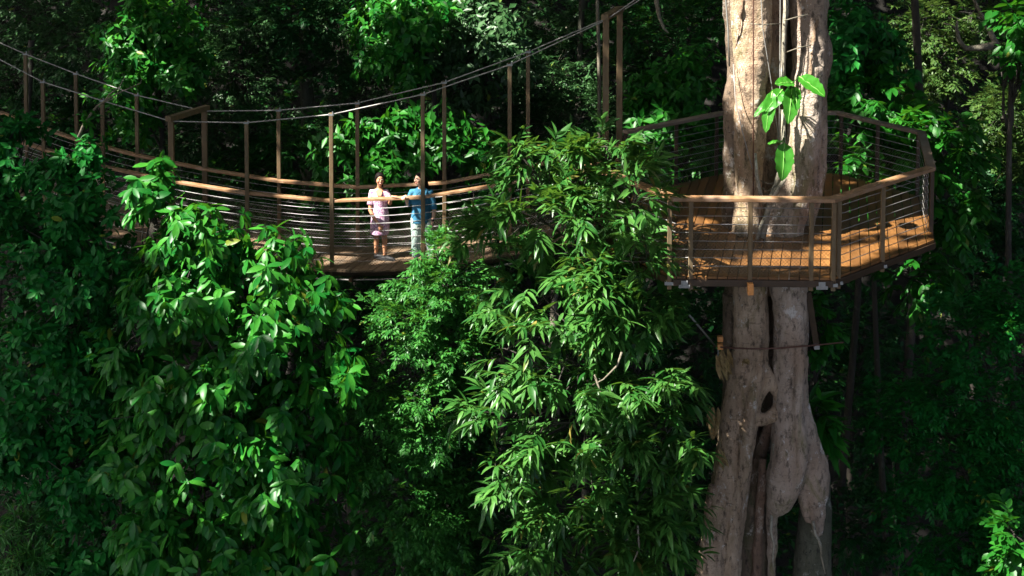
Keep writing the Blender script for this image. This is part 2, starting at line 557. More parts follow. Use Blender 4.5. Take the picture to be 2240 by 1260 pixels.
def tree(name, label, cat, group, blobs, spec, mat, n, clumps=14, tight=.20, fill=.25, hidden=.6, trunk=.12,
         bark=None, scale=1.0, base=None, twigs=120, lean=0.0, over=None):
    blobs = [blob(*b) for b in blobs]
    low = min(b[0].z - b[1][2] for b in blobs)
    cx = sum(b[0].x for b in blobs) / len(blobs); cy = sum(b[0].y for b in blobs) / len(blobs) + .3
    if base is None: base = (cx + lean, cy)
    gz = ground_z(base[0], base[1]) - .1
    root = empty(name, (base[0], base[1], gz))
    tag(root, label, cat, group)
    s = dict(SPEC[spec]); s.update(over or {})
    for q in ('length', 'width', 'rach'): s[q] *= scale
    P, A = crown_points(blobs, n, clumps, tight, fill, hidden)
    gzs = np.array([ground_z(p[0], p[1]) for p in P[::1]]) + .1
    ok = P[:, 2] > gzs
    P, A = P[ok], A[ok]
    crown = leaf_mesh('crown', [sprays(P, A, **s)], mat, root)
    # stem, limbs and twigs
    mb = MB()
    topb = max(blobs, key=lambda b: b[0].z)[0]
    stem = bend((base[0], base[1], gz), topb + Vector((0, .2, 0)), 9, .035)
    mb.tube(stem, [trunk * (1 - .62 * i / 8) for i in range(9)], 8)
    zs = [p.z for p in stem]
    for b in blobs:
        j = min(range(9), key=lambda i: abs(zs[i] - (b[0].z - .9 * b[1][2])))
        j = max(1, min(7, j))
        limb = bend(stem[j], b[0] + Vector((0, .1, 0)), 6, .08)
        r0 = trunk * (1 - .62 * j / 8) * .6
        mb.tube(limb, [r0 * (1 - .7 * i / 5) for i in range(6)], 6)
        near = [p for p in P if (Vector(p) - b[0]).length < max(b[1]) * 1.3]
        random.shuffle(near)
        for p in near[:max(4, twigs // len(blobs))]:
            q = limb[random.randint(2, 5)]
            tw = bend(q, p, 4, .10)
            mb.tube(tw, [.016 * scale ** .5, .011, .008, .004], 4, False)
    mb.build('trunk', bark or BARK, root, True)
    return root

# ------------------------------------------------------------------ ground
def build_ground():
    xs = np.concatenate([np.arange(-110, -30, 8), np.arange(-30, 30, 1.2), np.arange(30, 111, 8)])
    ys = np.concatenate([np.arange(-60, 8, 8), np.arange(8, 62, 1.2), np.arange(62, 82, 5)])
    vs = [(x, y, ground_z(x, y)) for y in ys for x in xs]
    nx = len(xs)
    fs = [(j * nx + i, j * nx + i + 1, (j + 1) * nx + i + 1, (j + 1) * nx + i) for j in range(len(ys) - 1) for i in range(nx - 1)]
    o = MB().add(vs, fs).build('ground', SOIL, None, True)
    tag(o, 'dark leaf littered floor of the forest gully rising into a hillside', 'ground', None, 'structure')


build_ground()


def net_sheet(name, lines, mat, parent):
    """rows of points (upper line, lower line) with UVs in metres"""
    up, lo = lines
    off = WLOC[parent.name]
    vs, fs, uv, run = [], [], [], 0.0
    for i in range(len(up)):
        if i: run += (up[i] - up[i - 1]).length
        h = (up[i] - lo[i]).length
        vs += [up[i] - off, lo[i] - off]; uv += [(run, h), (run, 0)]
    for i in range(len(up) - 1): fs.append((2 * i, 2 * i + 1, 2 * i + 3, 2 * i + 2))
    me = bpy.data.meshes.new(name)
    me.from_pydata([tuple(p) for p in vs], [], fs)
    ul = me.uv_layers.new(name='UVMap')
    for l in me.loops: ul.data[l.index].uv = uv[l.vertex_index]
    return link_mesh(name, me, mat, parent)


# ------------------------------------------------------------------ suspension footbridge
def build_bridge():
    # near posts: pixel column, rail row, post-top row, depth ; far posts the same
    near = [(-215, 222, 20, 31.3), (-60, 278, 95, 30.5), (95, 328, 176, 29.75), (225, 366, 217, 29.05), (375, 398, 262, 28.4), (540, 424, 265, 27.72),
            (725, 441, 247, 27.05), (925, 433, 203, 26.55), (1115, 402, 138, 26.15), (1325, 357, 40, 25.7)]
    far = [(-90, 215, 50), (57, 270, 115), (167, 303, 158), (300, 338, 205), (448, 368, 240), (610, 394, 238), (782, 408, 222), (972, 398, 177),
           (1155, 362, 110), (1355, 316, 24)]
    Nr = [at(u, v, D) for u, v, _, D in near]; Nt = [at(u, t, D) for u, _, t, D in near]
    Fr, Ft = [], []
    for (u, v, t), p in zip(far, Nr):
        q = at_z(u, v, p.z)                       # both rails stand at one height
        D = min(max(q.y, p.y + .75), p.y + 1.15)
        q = at(u, v, D); q.z = p.z * .5 + q.z * .5
        Fr.append(q); Ft.append(at(u, t, D))
    for i in range(len(Nr)):
        if i in (4, 9): continue
        Ft[i].z = Ft[i].z
    root = empty('suspension_footbridge', Nr[6] - Vector((0, 0, 1.35)))
    tag(root, 'long sagging timber footbridge with tall posts and wire sides, two women standing on it', 'footbridge')
    H = 1.22
    for i in range(len(Nr)):
        for rp, tp in ((Nr[i], Nt[i]), (Fr[i], Ft[i])):
            w = .072 if i not in (4, 9) else .105
            top = Vector((rp.x + (tp.x - rp.x) * .6, rp.y, tp.z))
            MB().bar(rp - Vector((0, 0, H + .16)), top, w, w, Vector((0, 1, 0))).build('post', POST, root, bevel=.008)
        tp, tq = Vector((Nr[i].x + (Nt[i].x - Nr[i].x) * .6, Nr[i].y, Nt[i].z)), Vector((Fr[i].x + (Ft[i].x - Fr[i].x) * .6, Fr[i].y, Ft[i].z))
        Nt[i], Ft[i] = tp, tq
        if i in (4, 9):
            MB().bar(tp + Vector((0, 0, .03)), tq + Vector((0, 0, .03)), .13, .10, ext=.10).build('cross_beam', POST, root, bevel=.008)
    end = Vector((2.15, 0, 0))
    def dense(ps, k=4):
        out = []
        for i in range(len(ps) - 1):
            p0, p1, p2, p3 = ps[max(i - 1, 0)], ps[i], ps[i + 1], ps[min(i + 2, len(ps) - 1)]
            for j in range(k):
                t = j / k
                out.append(.5 * ((2 * p1) + (p2 - p0) * t + (2 * p0 - 5 * p1 + 4 * p2 - p3) * t * t + (3 * p1 - p0 - 3 * p2 + p3) * t ** 3))
        return out + [ps[-1]]
    sh = [(Fr[i] - Nr[i]) * Vector((1, 1, 0)) for i in range(len(Nr))]
    nd, fd = dense(Nr), dense(Fr)
    ne = nd[-1] + (nd[-1] - nd[-4]).normalized() * .30; fe = fd[-1] + (fd[-1] - fd[-4]).normalized() * .30
    for rr, e, s in ((Nr, ne, -1), (Fr, fe, 1)):
        ps = [p + Vector((0, 0, 0)) for p in rr] + [e]
        MB().path([p + Vector((0, -.055 * -s * -1, 0)) for p in ps],   .115, .050).build('handrail', RAIL, root, bevel=.008)
        for k in range(8):
            dz = .135 + k * .138
            MB().tube([p - Vector((0, 0, dz)) for p in dense(rr, 3)] + [e - Vector((0, 0, dz))], .006, 6).build('railing_wire', STEEL, root, True)
    for tt in (Nt, Ft):
        for p in tt:
            m = MB().box(p + Vector((0, 0, -.028)), (.10, .075, .035)); m.box(p + Vector((.03, -.03, .0)), (.02, .02, .06)); m.build('cable_clamp', FITTING, root)
    for tt, ext in ((Nt, Vector((3.0, -.35, 2.15))), (Ft, Vector((3.0, -.9, 2.1)))):
        MB().tube([p + Vector((0, 0, -.03)) for p in tt] + [tt[-1] + ext], .0125, 6).build('main_cable', CABLE, root, True)
    # deck of cross planks
    na = [p - Vector((0, 0, H)) - s * .16 for p, s in zip(Nr, sh)]
    fa = [p - Vector((0, 0, H)) + s * .20 for p, s in zip(Fr, sh)]
    for i in range(len(na)):
        z = (na[i].z + fa[i].z) / 2; na[i].z = z; fa[i].z = z
    na.append(na[-1] + (na[-1] - na[-2]).normalized() * .5); fa.append(fa[-1] + (fa[-1] - fa[-2]).normalized() * .5)
    nd, fd = dense(na, 12), dense(fa, 12)
    mb = MB()
    for i in range(len(nd) - 1):
        a0, a1 = nd[i].lerp(nd[i + 1], .03), nd[i].lerp(nd[i + 1], .95)
        b0, b1 = fd[i].lerp(fd[i + 1], .03), fd[i].lerp(fd[i + 1], .95)
        j = Vector((0, 0, random.uniform(-.004, .004))); t = Vector((0, 0, -.035))
        vs = [a0 + j, a1 + j, b1 + j, b0 + j]; vs += [p + t for p in vs]
        mb.add(vs, [(0, 1, 2, 3), (7, 6, 5, 4), (0, 4, 5, 1), (1, 5, 6, 2), (2, 6, 7, 3), (3, 7, 4, 0)])
    mb.build('deck', BDECK, root)
    for dd, q in ((nd, .12), (fd, -.12)):
        MB().path([p + (fd[i] - nd[i]) * q + Vector((0, 0, -.10)) for i, p in enumerate(dd)][::3], .07, .10).build('bearer', FRAME, root)
        MB().tube([p + (fd[i] - nd[i]) * (q * .3) + Vector((0, 0, -.19)) for i, p in enumerate(dd)][::3], .016, 6).build('under_cable', CABLE, root, True)
    for i in range(3, len(nd) - 1, 12):
        MB().bar(nd[i] + Vector((0, 0, -.185)), fd[i] + Vector((0, 0, -.185)), .07, .06).build('cross_joist', FRAME, root)
    for rr in (Nr, Fr):
        q = dense(rr, 3)
        net_sheet('woven_netting', ([p - Vector((0, .004, .52)) for p in q], [p - Vector((0, .004, H)) for p in q]), NET, root)
    return Nr, Fr, na, fa


Nr, Fr, BA, FA = build_bridge()

# ------------------------------------------------------------------ octagonal viewing platform round the fig
ZR = ZC - 6.33                                # handrail height
ZD = ZR - 1.17                                # top of the deck boards
VPX = [(1478, 434), (1820, 437), (2037, 368), (2016, 291), (1832, 247), (1577, 248), (1368, 289)]
PV = [at_z(u, v, ZR) for u, v in VPX]
PL = Vector((1.15, 24.25, ZR)); PG = Vector((1.55, 25.45, ZR))
RING = [PG, PL] + PV                          # open between the last and the first, where the bridge lands
TRUNK = Vector((4.30, 25.05, 0))


def clip(poly, n, d):
    out = []
    for i in range(len(poly)):
        a, b = poly[i], poly[(i + 1) % len(poly)]
        da, db = a[0] * n[0] + a[1] * n[1] - d, b[0] * n[0] + b[1] * n[1] - d
        if da <= 0: out.append(a)
        if (da < 0) != (db < 0) and abs(da - db) > 1e-9:
            t = da / (da - db); out.append((a[0] + (b[0] - a[0]) * t, a[1] + (b[1] - a[1]) * t))
    return out


def build_platform():
    cen = sum((Vector(p) for p in RING), Vector()) / len(RING)
    root = empty('viewing_platform', (cen.x, cen.y, ZD - .25))
    tag(root, 'eight sided timber viewing platform with wire railings built round the giant tree trunk', 'platform')
    out = [(p.x + (p.x - cen.x) * .022, p.y + (p.y - cen.y) * .022) for p in RING]
    # boards, running away from the viewer and a little to the right
    d = Vector((.22, 1, 0)).normalized(); nx = (d.y, -d.x)
    proj = [p[0] * nx[0] + p[1] * nx[1] for p in out]
    mb = MB(); w = .150; k = min(proj)
    hole = 0.60
    while k < max(proj):
        poly = clip(clip(out, nx, k + w - .015), (-nx[0], -nx[1]), -k)
        c0 = TRUNK.x * nx[0] + TRUNK.y * nx[1]
        mid = k + w / 2 - c0
        pieces = [poly]
        if abs(mid) < hole:                  # boards stop short of the trunk
            hd = (TRUNK.x * d.x + TRUNK.y * d.y); hw = math.sqrt(hole * hole - mid * mid)
            pieces = [clip(poly, (d.x, d.y), hd - hw), clip(poly, (-d.x, -d.y), -(hd + hw))]
        for q in pieces:
            if len(q) >= 3:
                j = random.uniform(-.003, .003)
                mb.prism(q[::-1] if False else q, ZD + j, ZD - .035 + j)
        k += w
    deck = mb.build('deck', DECK, root)
    n = len(out)
    # fascia and joists under the boards
    fz = ZD - .125
    for i in range(n - 1):
        a, b = Vector((*out[i], fz)), Vector((*out[i + 1], fz))
        MB().bar(a + Vector((0, 0, .034)), b + Vector((0, 0, .034)), .055, .10).build('fascia_beam', FRAME, root, bevel=.006)
    for k in range(8):
        t = -.42 + k * .12
        a = Vector((cen.x + t * 6.0, 0, 0))
        for sgn in (0,):
            seg = clip(out, (1, 0), cen.x + t * 6.0 + .04); seg = clip(seg, (-1, 0), -(cen.x + t * 6.0 - .04))
            if len(seg) >= 3:
                ya, yb = min(p[1] for p in seg) + .1, max(p[1] for p in seg) - .1
                x = cen.x + t * 6.0
                if abs(x - TRUNK.x) < .95:
                    parts = [(ya, TRUNK.y - 1.0), (TRUNK.y + 1.0, yb)]
                else: parts = [(ya, yb)]
                for y0, y1 in parts:
                    MB().bar((x, y0, ZD - .115), (x, y1, ZD - .115), .07, .14).build('joist', FRAME, root)
    # handrail: warm along the front, weathered at the back
    hr = [Vector((p.x, p.y, ZR)) for p in RING]
    MB().path(hr[:5], .16, .058).build('handrail', RAIL, root, bevel=.008)
    o = MB().path(hr[4:], .15, .058).build('handrail', GRAIL, root, bevel=.008)
    o['label'] = 'weathered grey length of handrail at the back'
    inner = [p + (cen - p) * Vector((1, 1, 0)) * .012 for p in hr]
    # posts at the measured columns
    cols = [(0, 1, .5), (1, 2, .03), (1, 2, .62)]
    edges = [(2, 3, u) for u in (1467, 1513, 1642, 1774, 1822)] + [(3, 4, 1833), (3, 4, 1927), (4, 5, 2033), (4, 5, 2022), (5, 6, 2004), (5, 6, 1917),
             (6, 7, 1838), (7, 8, 1569), (7, 8, 1483), (7, 8, 1372)]
    bases = []
    for i, j, u in edges:
        best = min((abs((lambda q: U0 + F * q.x / (q.y * math.cos(PITCH) - (q.z - ZC) * math.sin(PITCH)))(hr[i].lerp(hr[j], t / 200)) - u), t) for t in range(-8, 209))
        bases.append((hr[i].lerp(hr[j], best[1] / 200), j - i, i))
    for i, j, t in cols: bases.append((hr[i].lerp(hr[j], t), 1, i))
    for p, _, i in bases:
        od = Vector((p.x - cen.x, p.y - cen.y, 0)).normalized() * .045
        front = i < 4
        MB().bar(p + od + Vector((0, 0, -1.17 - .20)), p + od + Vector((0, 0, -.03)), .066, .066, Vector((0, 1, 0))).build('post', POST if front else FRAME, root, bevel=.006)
        if front and 1.9 < p.x < 6.9:
            MB().box(p + od * 1.3 + Vector((0, 0, -1.17 - .11)), (.13, .06, .05)).build('bracket', FITTING, root, bevel=.004)
    ip = hr[2].lerp(hr[3], .475) + Vector((0, -.10, 0))
    MB().box(ip + Vector((0, -.05, -1.17 - .15)), (.085, .10, .17)).build('post_block', BLOCK, root, bevel=.006)
    for t in (.055, .935):
        q = hr[2].lerp(hr[3], t) + Vector((0, -.10, -1.17 - .14))
        m = MB().box(q, (.17, .03, .05)); m.box(q + Vector((0, -.01, .05)), (.10, .02, .08)); m.build('angle_plate', FITTING, root, bevel=.004)
    for k in range(8):
        dz = .145 + k * .128
        m = MB()
        for i in range(len(hr) - 1):
            m.tube([inner[i] - Vector((0, 0, dz)), inner[i + 1] - Vector((0, 0, dz))], .006, 6)
        m.build('railing_wire', STEEL, root, True)
    net_sheet('woven_netting', ([p - Vector((0, 0, .42)) for p in inner], [p - Vector((0, 0, 1.16)) for p in inner]), NET, root)
    return root


build_platform()

# bracing round the trunk below the platform
def build_brace():
    root = empty('trunk_brace', at(1690, 757, 24.6))
    tag(root, 'rust brown steel rod with orange timber packers clamped round the trunk below the platform', 'brace')
    pts = [(1563, 757, 24.2), (1580, 760, 24.02), (1640, 763, 23.95), (1700, 762, 23.93), (1762, 757, 24.0), (1845, 749, 24.3)]
    MB().tube([at(*p) for p in pts], .014, 8).build('rod', RUST, root, True)
    for v in (741, 758):
        MB().box(at(1575, v, 24.1), (.09, .09, .085)).build('packer', BLOCK, root, bevel=.006)
    MB().tube([at(1507, 688, 23.4), at(1563, 755, 24.3)], .016, 6).build('stay_rod', STEEL, root, True)
    MB().bar(at(1768, 640, 24.4), at(1786, 757, 24.5), .10, .03, Vector((0, 1, 0))).build('strut', FRAME, root, bevel=.004)
    MB().box(at(1786, 758, 24.45), (.09, .10, .07)).build('clamp', FITTING, root, bevel=.004)
    MB().tube([at(1571, 762, 24.25), at(1570, 800, 24.3)], .012, 6).build('clamp', FITTING, root, True)


build_brace()

# ------------------------------------------------------------------ strangler fig
def build_fig():
    gz = ground_z(TRUNK.x, TRUNK.y) - .2
    root = empty('strangler_fig', (TRUNK.x, TRUNK.y, gz))
    tag(root, 'giant pale strangler fig trunk of fused stems rising through the platform', 'tree')
    bodies = {}
    def stem(pts, sides=28, to='left'):
        mb = bodies.setdefault(to, MB())
        ps = [at(u, v, D) for u, v, D, r in pts]; rs = [r * m_per_px(D) for u, v, D, r in pts]
        out, ro = [], []
        for i in range(len(ps) - 1):                       # rounded path
            p0, p1, p2, p3 = ps[max(i - 1, 0)], ps[i], ps[i + 1], ps[min(i + 2, len(ps) - 1)]
            for j in range(5):
                t = j / 5
                out.append(.5 * ((2 * p1) + (p2 - p0) * t + (2 * p0 - 5 * p1 + 4 * p2 - p3) * t * t + (3 * p1 - p0 - 3 * p2 + p3) * t ** 3))
                ro.append(rs[i] * (1 - t) + rs[i + 1] * t)
        mb.tube(out + [ps[-1]], ro + [rs[-1]], sides, True, (.045, random.choice((2, 3)), random.uniform(0, 6)))
    T = -560
    # upper stems
    stem([(1640, T, 24.9, 54), (1642, 0, 24.6, 45), (1643, 110, 24.5, 42), (1640, 210, 24.4, 34), (1640, 330, 24.45, 33), (1635, 430, 24.4, 31), (1631, 520, 24.3, 29), (1636, 600, 24.45, 34), (1642, 680, 24.5, 38), (1640, 760, 24.5, 38)])
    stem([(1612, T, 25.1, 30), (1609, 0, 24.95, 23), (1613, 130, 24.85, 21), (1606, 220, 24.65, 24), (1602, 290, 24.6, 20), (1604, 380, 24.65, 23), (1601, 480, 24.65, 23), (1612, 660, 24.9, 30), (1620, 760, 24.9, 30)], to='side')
    stem([(1694, T, 25.1, 34), (1696, 0, 25.05, 29), (1692, 150, 25.0, 27), (1692, 300, 25.0, 24), (1693, 420, 25.05, 23), (1690, 520, 25.1, 25), (1680, 640, 25.1, 26)], to='middle')
    stem([(1762, T, 25.0, 48), (1768, 0, 24.8, 42), (1772, 110, 24.7, 40), (1768, 200, 24.6, 37), (1754, 330, 24.5, 37), (1735, 430, 24.5, 42), (1712, 505, 24.35, 42), (1724, 610, 24.35, 38), (1730, 700, 24.35, 36), (1728, 800, 24.35, 35),
          (1727, 900, 24.3, 35), (1727, 980, 24.25, 40), (1718, 1045, 24.25, 44), (1705, 1092, 24.3, 32), (1690, 1125, 24.4, 15), (1689, 1190, 24.5, 10), (1688, 1290, 24.6, 11)], to='right')
    stem([(1785, T, 25.3, 36), (1782, 0, 25.2, 30), (1795, 120, 24.95, 22), (1789, 210, 24.85, 21), (1784, 330, 24.85, 22), (1774, 430, 24.8, 23), (1762, 500, 24.85, 20), (1745, 620, 24.75, 24), (1745, 720, 24.65, 20), (1742, 800, 24.6, 22)], to='back')
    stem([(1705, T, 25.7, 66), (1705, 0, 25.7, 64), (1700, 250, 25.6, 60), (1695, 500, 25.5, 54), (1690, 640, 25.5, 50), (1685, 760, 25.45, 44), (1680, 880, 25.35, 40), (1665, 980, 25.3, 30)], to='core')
    # lower left stem
    stem([(1640, 620, 24.5, 40), (1644, 700, 24.45, 39), (1640, 780, 24.4, 41), (1628, 850, 24.35, 40), (1616, 930, 24.35, 40), (1604, 1010, 24.35, 40), (1592, 1080, 24.3, 42), (1580, 1160, 24.3, 45), (1570, 1260, 24.25, 47), (1562, 1400, 24.2, 56), (1550, 2300, 24.2, 110)])
    stem([(1610, 640, 24.75, 30), (1614, 760, 24.7, 34), (1608, 850, 24.7, 28), (1596, 950, 24.6, 22)], to='side')
    # cross piece with the hole
    stem([(1648, 775, 24.4, 22), (1674, 815, 24.32, 15), (1686, 835, 24.28, 15), (1700, 855, 24.28, 12), (1706, 880, 24.26, 11), (1697, 904, 24.22, 12), (1676, 916, 24.2, 12), (1655, 917, 24.22, 14), (1635, 922, 24.3, 18)])
    stem([(1686, 835, 24.28, 14), (1668, 850, 24.26, 13), (1652, 880, 24.24, 13), (1644, 915, 24.26, 15)])
    # inner columns under the loop
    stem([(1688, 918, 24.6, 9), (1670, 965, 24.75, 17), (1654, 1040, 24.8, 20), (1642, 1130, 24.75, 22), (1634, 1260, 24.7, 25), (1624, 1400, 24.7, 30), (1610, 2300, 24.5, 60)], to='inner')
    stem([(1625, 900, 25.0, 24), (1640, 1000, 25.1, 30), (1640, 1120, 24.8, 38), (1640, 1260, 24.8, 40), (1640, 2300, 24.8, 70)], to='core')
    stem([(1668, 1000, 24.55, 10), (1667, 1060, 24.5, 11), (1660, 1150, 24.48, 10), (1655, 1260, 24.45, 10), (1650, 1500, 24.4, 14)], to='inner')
    # flares and strands fused into the left leg
    stem([(1606, 940, 24.3, 16), (1586, 1040, 24.2, 20), (1566, 1140, 24.1, 24), (1552, 1260, 24.0, 30), (1540, 1400, 23.9, 40)])
    stem([(1652, 690, 24.25, 12), (1660, 780, 24.15, 13), (1646, 860, 24.1, 14), (1634, 950, 24.05, 14), (1626, 1040, 24.05, 13), (1606, 1140, 24.0, 14), (1598, 1280, 23.95, 16)])
    stem([(1745, 690, 24.15, 12), (1750, 800, 24.1, 13), (1745, 900, 24.05, 13), (1752, 1000, 24.0, 14), (1740, 1070, 24.05, 10)], to='right')
    # thinner roots along the stems
    for q, pts in enumerate(([(1560, 1060, 24.15, 10), (1548, 1180, 24.05, 14), (1545, 1270, 24.0, 16), (1535, 1500, 23.9, 26)],
                [(1755, 640, 24.5, 10), (1757, 720, 24.4, 10), (1752, 790, 24.35, 9), (1748, 860, 24.35, 8)],
                [(1625, -20, 24.35, 6), (1618, 60, 24.3, 6), (1608, 110, 24.4, 5)],
                [(1800, -20, 24.7, 7), (1780, 80, 24.42, 6), (1772, 170, 24.36, 6), (1768, 260, 24.4, 6)],
                [(1700, 380, 24.6, 8), (1706, 440, 24.4, 9), (1694, 500, 24.2, 9), (1690, 530, 24.1, 8)])):
        stem(pts, 12, 'thin%d' % q)
    # right stem running into the root fingers
    stem([(1740, 780, 24.5, 30), (1748, 880, 24.45, 24), (1757, 950, 24.4, 32), (1772, 1010, 24.4, 36), (1782, 1060, 24.38, 31), (1785, 1105, 24.36, 22), (1789, 1145, 24.36, 17), (1790, 1172, 24.38, 12)], to='right')
    stem([(1765, 1040, 24.38, 26), (1763, 1090, 24.36, 16), (1766, 1120, 24.36, 13), (1770, 1142, 24.37, 9)], to='right')
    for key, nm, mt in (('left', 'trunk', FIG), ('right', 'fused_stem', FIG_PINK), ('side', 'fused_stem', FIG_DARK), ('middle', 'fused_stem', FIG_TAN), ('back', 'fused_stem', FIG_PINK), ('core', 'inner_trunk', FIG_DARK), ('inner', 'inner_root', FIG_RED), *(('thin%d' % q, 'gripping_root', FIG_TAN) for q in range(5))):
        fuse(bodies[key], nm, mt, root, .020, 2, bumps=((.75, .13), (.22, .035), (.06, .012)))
    def stem(pts):
        ps = [at(u, v, D) for u, v, D, r in pts]
        mb.tube(ps, [r * m_per_px(D) for u, v, D, r in pts], 24)
    # old host stem seen at the foot
    mb = MB()
    stem([(1790, 985, 24.95, 12), (1795, 1040, 24.9, 22), (1786, 1110, 24.8, 34), (1780, 1180, 24.75, 39), (1778, 1260, 24.7, 42), (1776, 1420, 24.7, 48), (1770, 2300, 24.7, 80)])
    o = fuse(mb, 'host_stem', HOST, root, .028, 4, bumps=((.5, .06), (.15, .03), (.05, .012)))
    o['label'] = 'mossy grey green older stem at the foot of the fig'
    # dangling rootlets
    for pts in ([(1688, 1120, 24.3), (1686, 1165, 24.15), (1693, 1190, 24.1), (1690, 1225, 24.1), (1696, 1258, 24.1)],
                [(1778, 1140, 24.2), (1784, 1170, 24.1), (1795, 1190, 24.1), (1797, 1220, 24.1), (1805, 1255, 24.1)],
                [(1776, 1160, 24.2), (1790, 1178, 24.1), (1796, 1200, 24.05)],
                [(1693, 970, 24.15), (1694, 1030, 24.15), (1693, 1090, 24.1)]):
        MB().tube([at(*p) for p in pts], [.030, .024, .020, .015, .008][:len(pts)], 6).build('aerial_root', PALEB, root, True)
    # torn bark on the left flank
    for (u, v, D, a, b, s) in ((1585, 795, 24.1, 22, 46, .3), (1560, 925, 24.15, 16, 44, -.1), (1578, 1003, 24.05, 15, 32, .35), (1632, 792, 24.0, 9, 10, .5)):
        sh = []
        for q in range(26):
            x = u + random.uniform(-a, a) * .6; y = v + random.uniform(-b, b) * .45
            p0 = at(x - s * b * .4, y - b * random.uniform(.2, .5), D + random.uniform(0, .12)); p1 = at(x + s * b * .5 + random.uniform(-6, 6), y + b * random.uniform(.2, .6), D + random.uniform(-.08, .12))
            sh.append((p0, p1 - p0, (random.uniform(-.6, .6), -1, random.uniform(-.3, .5))))
        P, Dv, Nv = (np.array([tuple(t[q]) for t in sh]) for q in range(3))
        Ls = np.linalg.norm(Dv, axis=1)
        leaf_mesh('torn_bark', [(P, Dv, Nv, Ls, Ls * rng.uniform(.12, .35, len(Ls)), 'lance', rng.uniform(-.2, .4, len(Ls)))], TORN, root)


build_fig()

# ------------------------------------------------------------------ big leaved climber on the trunk
def build_climber():
    root = empty('climbing_plant', at(1690, 520, 23.95))
    tag(root, 'climbing plant with bright broad leaves and knotted stem on the fig trunk', 'climbing plant')
    def tb(pts, r0, r1, name):
        ps = [at(*p) for p in pts]; n = len(ps)
        MB().tube(ps, [r0 + (r1 - r0) * i / (n - 1) + random.uniform(-.005, .006) for i in range(n)], 8).build(name, PALEB, root, True)
    tb([(1718, -60, 24.35), (1720, 20, 24.35), (1716, 60, 24.33), (1714, 100, 24.32), (1713, 150, 24.32), (1712, 180, 24.3)], .045, .040, 'stem')
    tb([(1712, 240, 24.22), (1714, 300, 24.15), (1712, 340, 24.1), (1705, 380, 24.08), (1694, 410, 24.06), (1684, 440, 24.02), (1678, 470, 24.0), (1668, 520, 23.98)], .036, .05, 'stem')
    tb([(1718, 390, 24.0), (1705, 410, 24.0), (1690, 430, 24.0), (1681, 445, 24.0)], .03, .05, 'stem')
    tb([(1652, 335, 24.05), (1655, 380, 24.02), (1662, 420, 24.0), (1672, 445, 24.0)], .022, .034, 'stem')
    tb([(1676, 470, 23.98), (1662, 500, 23.95), (1654, 535, 23.95)], .03, .03, 'stem')
    for p in ([(1664, 395, 24.1), (1680, 402, 24.05), (1694, 400, 24.05)], [(1662, 410, 24.1), (1680, 418, 24.03), (1700, 405, 24.02)], [(1664, 425, 24.1), (1676, 424, 24.03), (1690, 433, 24.02)],
              [(1716, 45, 24.2), (1740, 38, 24.1), (1768, 32, 24.2)], [(1718, 115, 24.2), (1745, 105, 24.1), (1775, 98, 24.2)], [(1640, 52, 24.0), (1670, 54, 24.0), (1706, 52, 24.15)]):
        MB().tube([at(*q) for q in p], .009, 5).build('rootlet', TWIG, root, True)
    leaves = [((1748, 168, 24.0), (1806, 204, 23.7), 34, (-.1, -.45, .9)), ((1736, 182, 24.0), (1699, 178, 23.8), 27, (0, -.5, .85)), ((1712, 196, 24.0), (1676, 240, 23.75), 27, (-.3, -.9, .25)),
              ((1690, 200, 23.95), (1672, 287, 23.7), 24, (-.4, -.9, .2)), ((1704, 208, 24.0), (1648, 248, 23.8), 17, (-.3, -.6, .7)), ((1732, 194, 23.95), (1728, 268, 23.65), 31, (.15, -.95, .3)),
              ((1740, 190, 23.95), (1746, 238, 23.75), 18, (.4, -.9, .3)), ((1716, 312, 23.95), (1714, 394, 23.7), 34, (.1, -1, .2)), ((1712, 310, 24.0), (1681, 310, 23.85), 11, (0, -.4, .9))]
    for (b, t, w, nn) in leaves:
        p0, p1 = at(*b), at(*t)
        d = p1 - p0; L = d.length; d.normalize()
        nv = Vector(nn); nv = (nv - d * nv.dot(d)).normalized(); s = d.cross(nv)
        W = w * m_per_px(24) * 1.25
        vs, fs = [], []
        K = 11
        for i in range(K):
            f = i / (K - 1)
            hw = W * .5 * (math.sin(math.pi * min(1, f * .93 + .05) ** .85) ** .7) * (1 + .07 * math.sin(i * 2.9))
            if i in (0, K - 1): hw = .004
            drop = -nv * (L * .16 * f * f)
            for q in (-1, -.5, 0, .5, 1):
                vs.append(p0 + d * L * f + s * hw * q + drop + nv * (abs(q) * hw * .28 + .012 * math.sin(i * 2.1 + q * 2)))
        for i in range(K - 1):
            for j in range(4): fs.append((i * 5 + j, i * 5 + j + 1, i * 5 + 6 + j, i * 5 + 5 + j))
        lf = MB().add(vs, fs).build('leaf', L_EPI, root, True)
        MB().tube([Vector(vs[q * 5 + 2]) + nv * .004 for q in range(K)], [.011 * (1 - .8 * q / (K - 1)) for q in range(K)], 5).build('midrib', L_RIB, lf, True)
        st = at(1714, 205 if b[1] < 300 else 300, 24.2)
        MB().tube([st, st.lerp(p0, .5) + Vector((0, -.03, .03)), p0, p0 + d * L * .5], [.012, .010, .008, .004], 5).build('leaf_stalk', L_VIVID, root, True)


build_climber()


def wire(name, label, pts, r, mat, knots=0):
    ps = [at(*p) for p in pts]
    m = MB().tube(ps, r, 6)
    for k in range(knots):
        t = .35 + .65 * k / max(1, knots - 1)
        m.ball(ps[0].lerp(ps[-1], t), (.018, .018, .012), 6, 4)
    if knots:
        e = ps[-1]
        for a in range(6):
            p, q = [e + Vector((math.sin(x) * .035, 0, -math.cos(x) * .035 - .03)) for x in (a * 1.047, a * 1.047 + 1.047)]
            m.tube([p, q], .009, 5)
    o = m.build(name, mat, None, True)
    tag(o, label, 'cable')
    rehome(o, ps[-1])


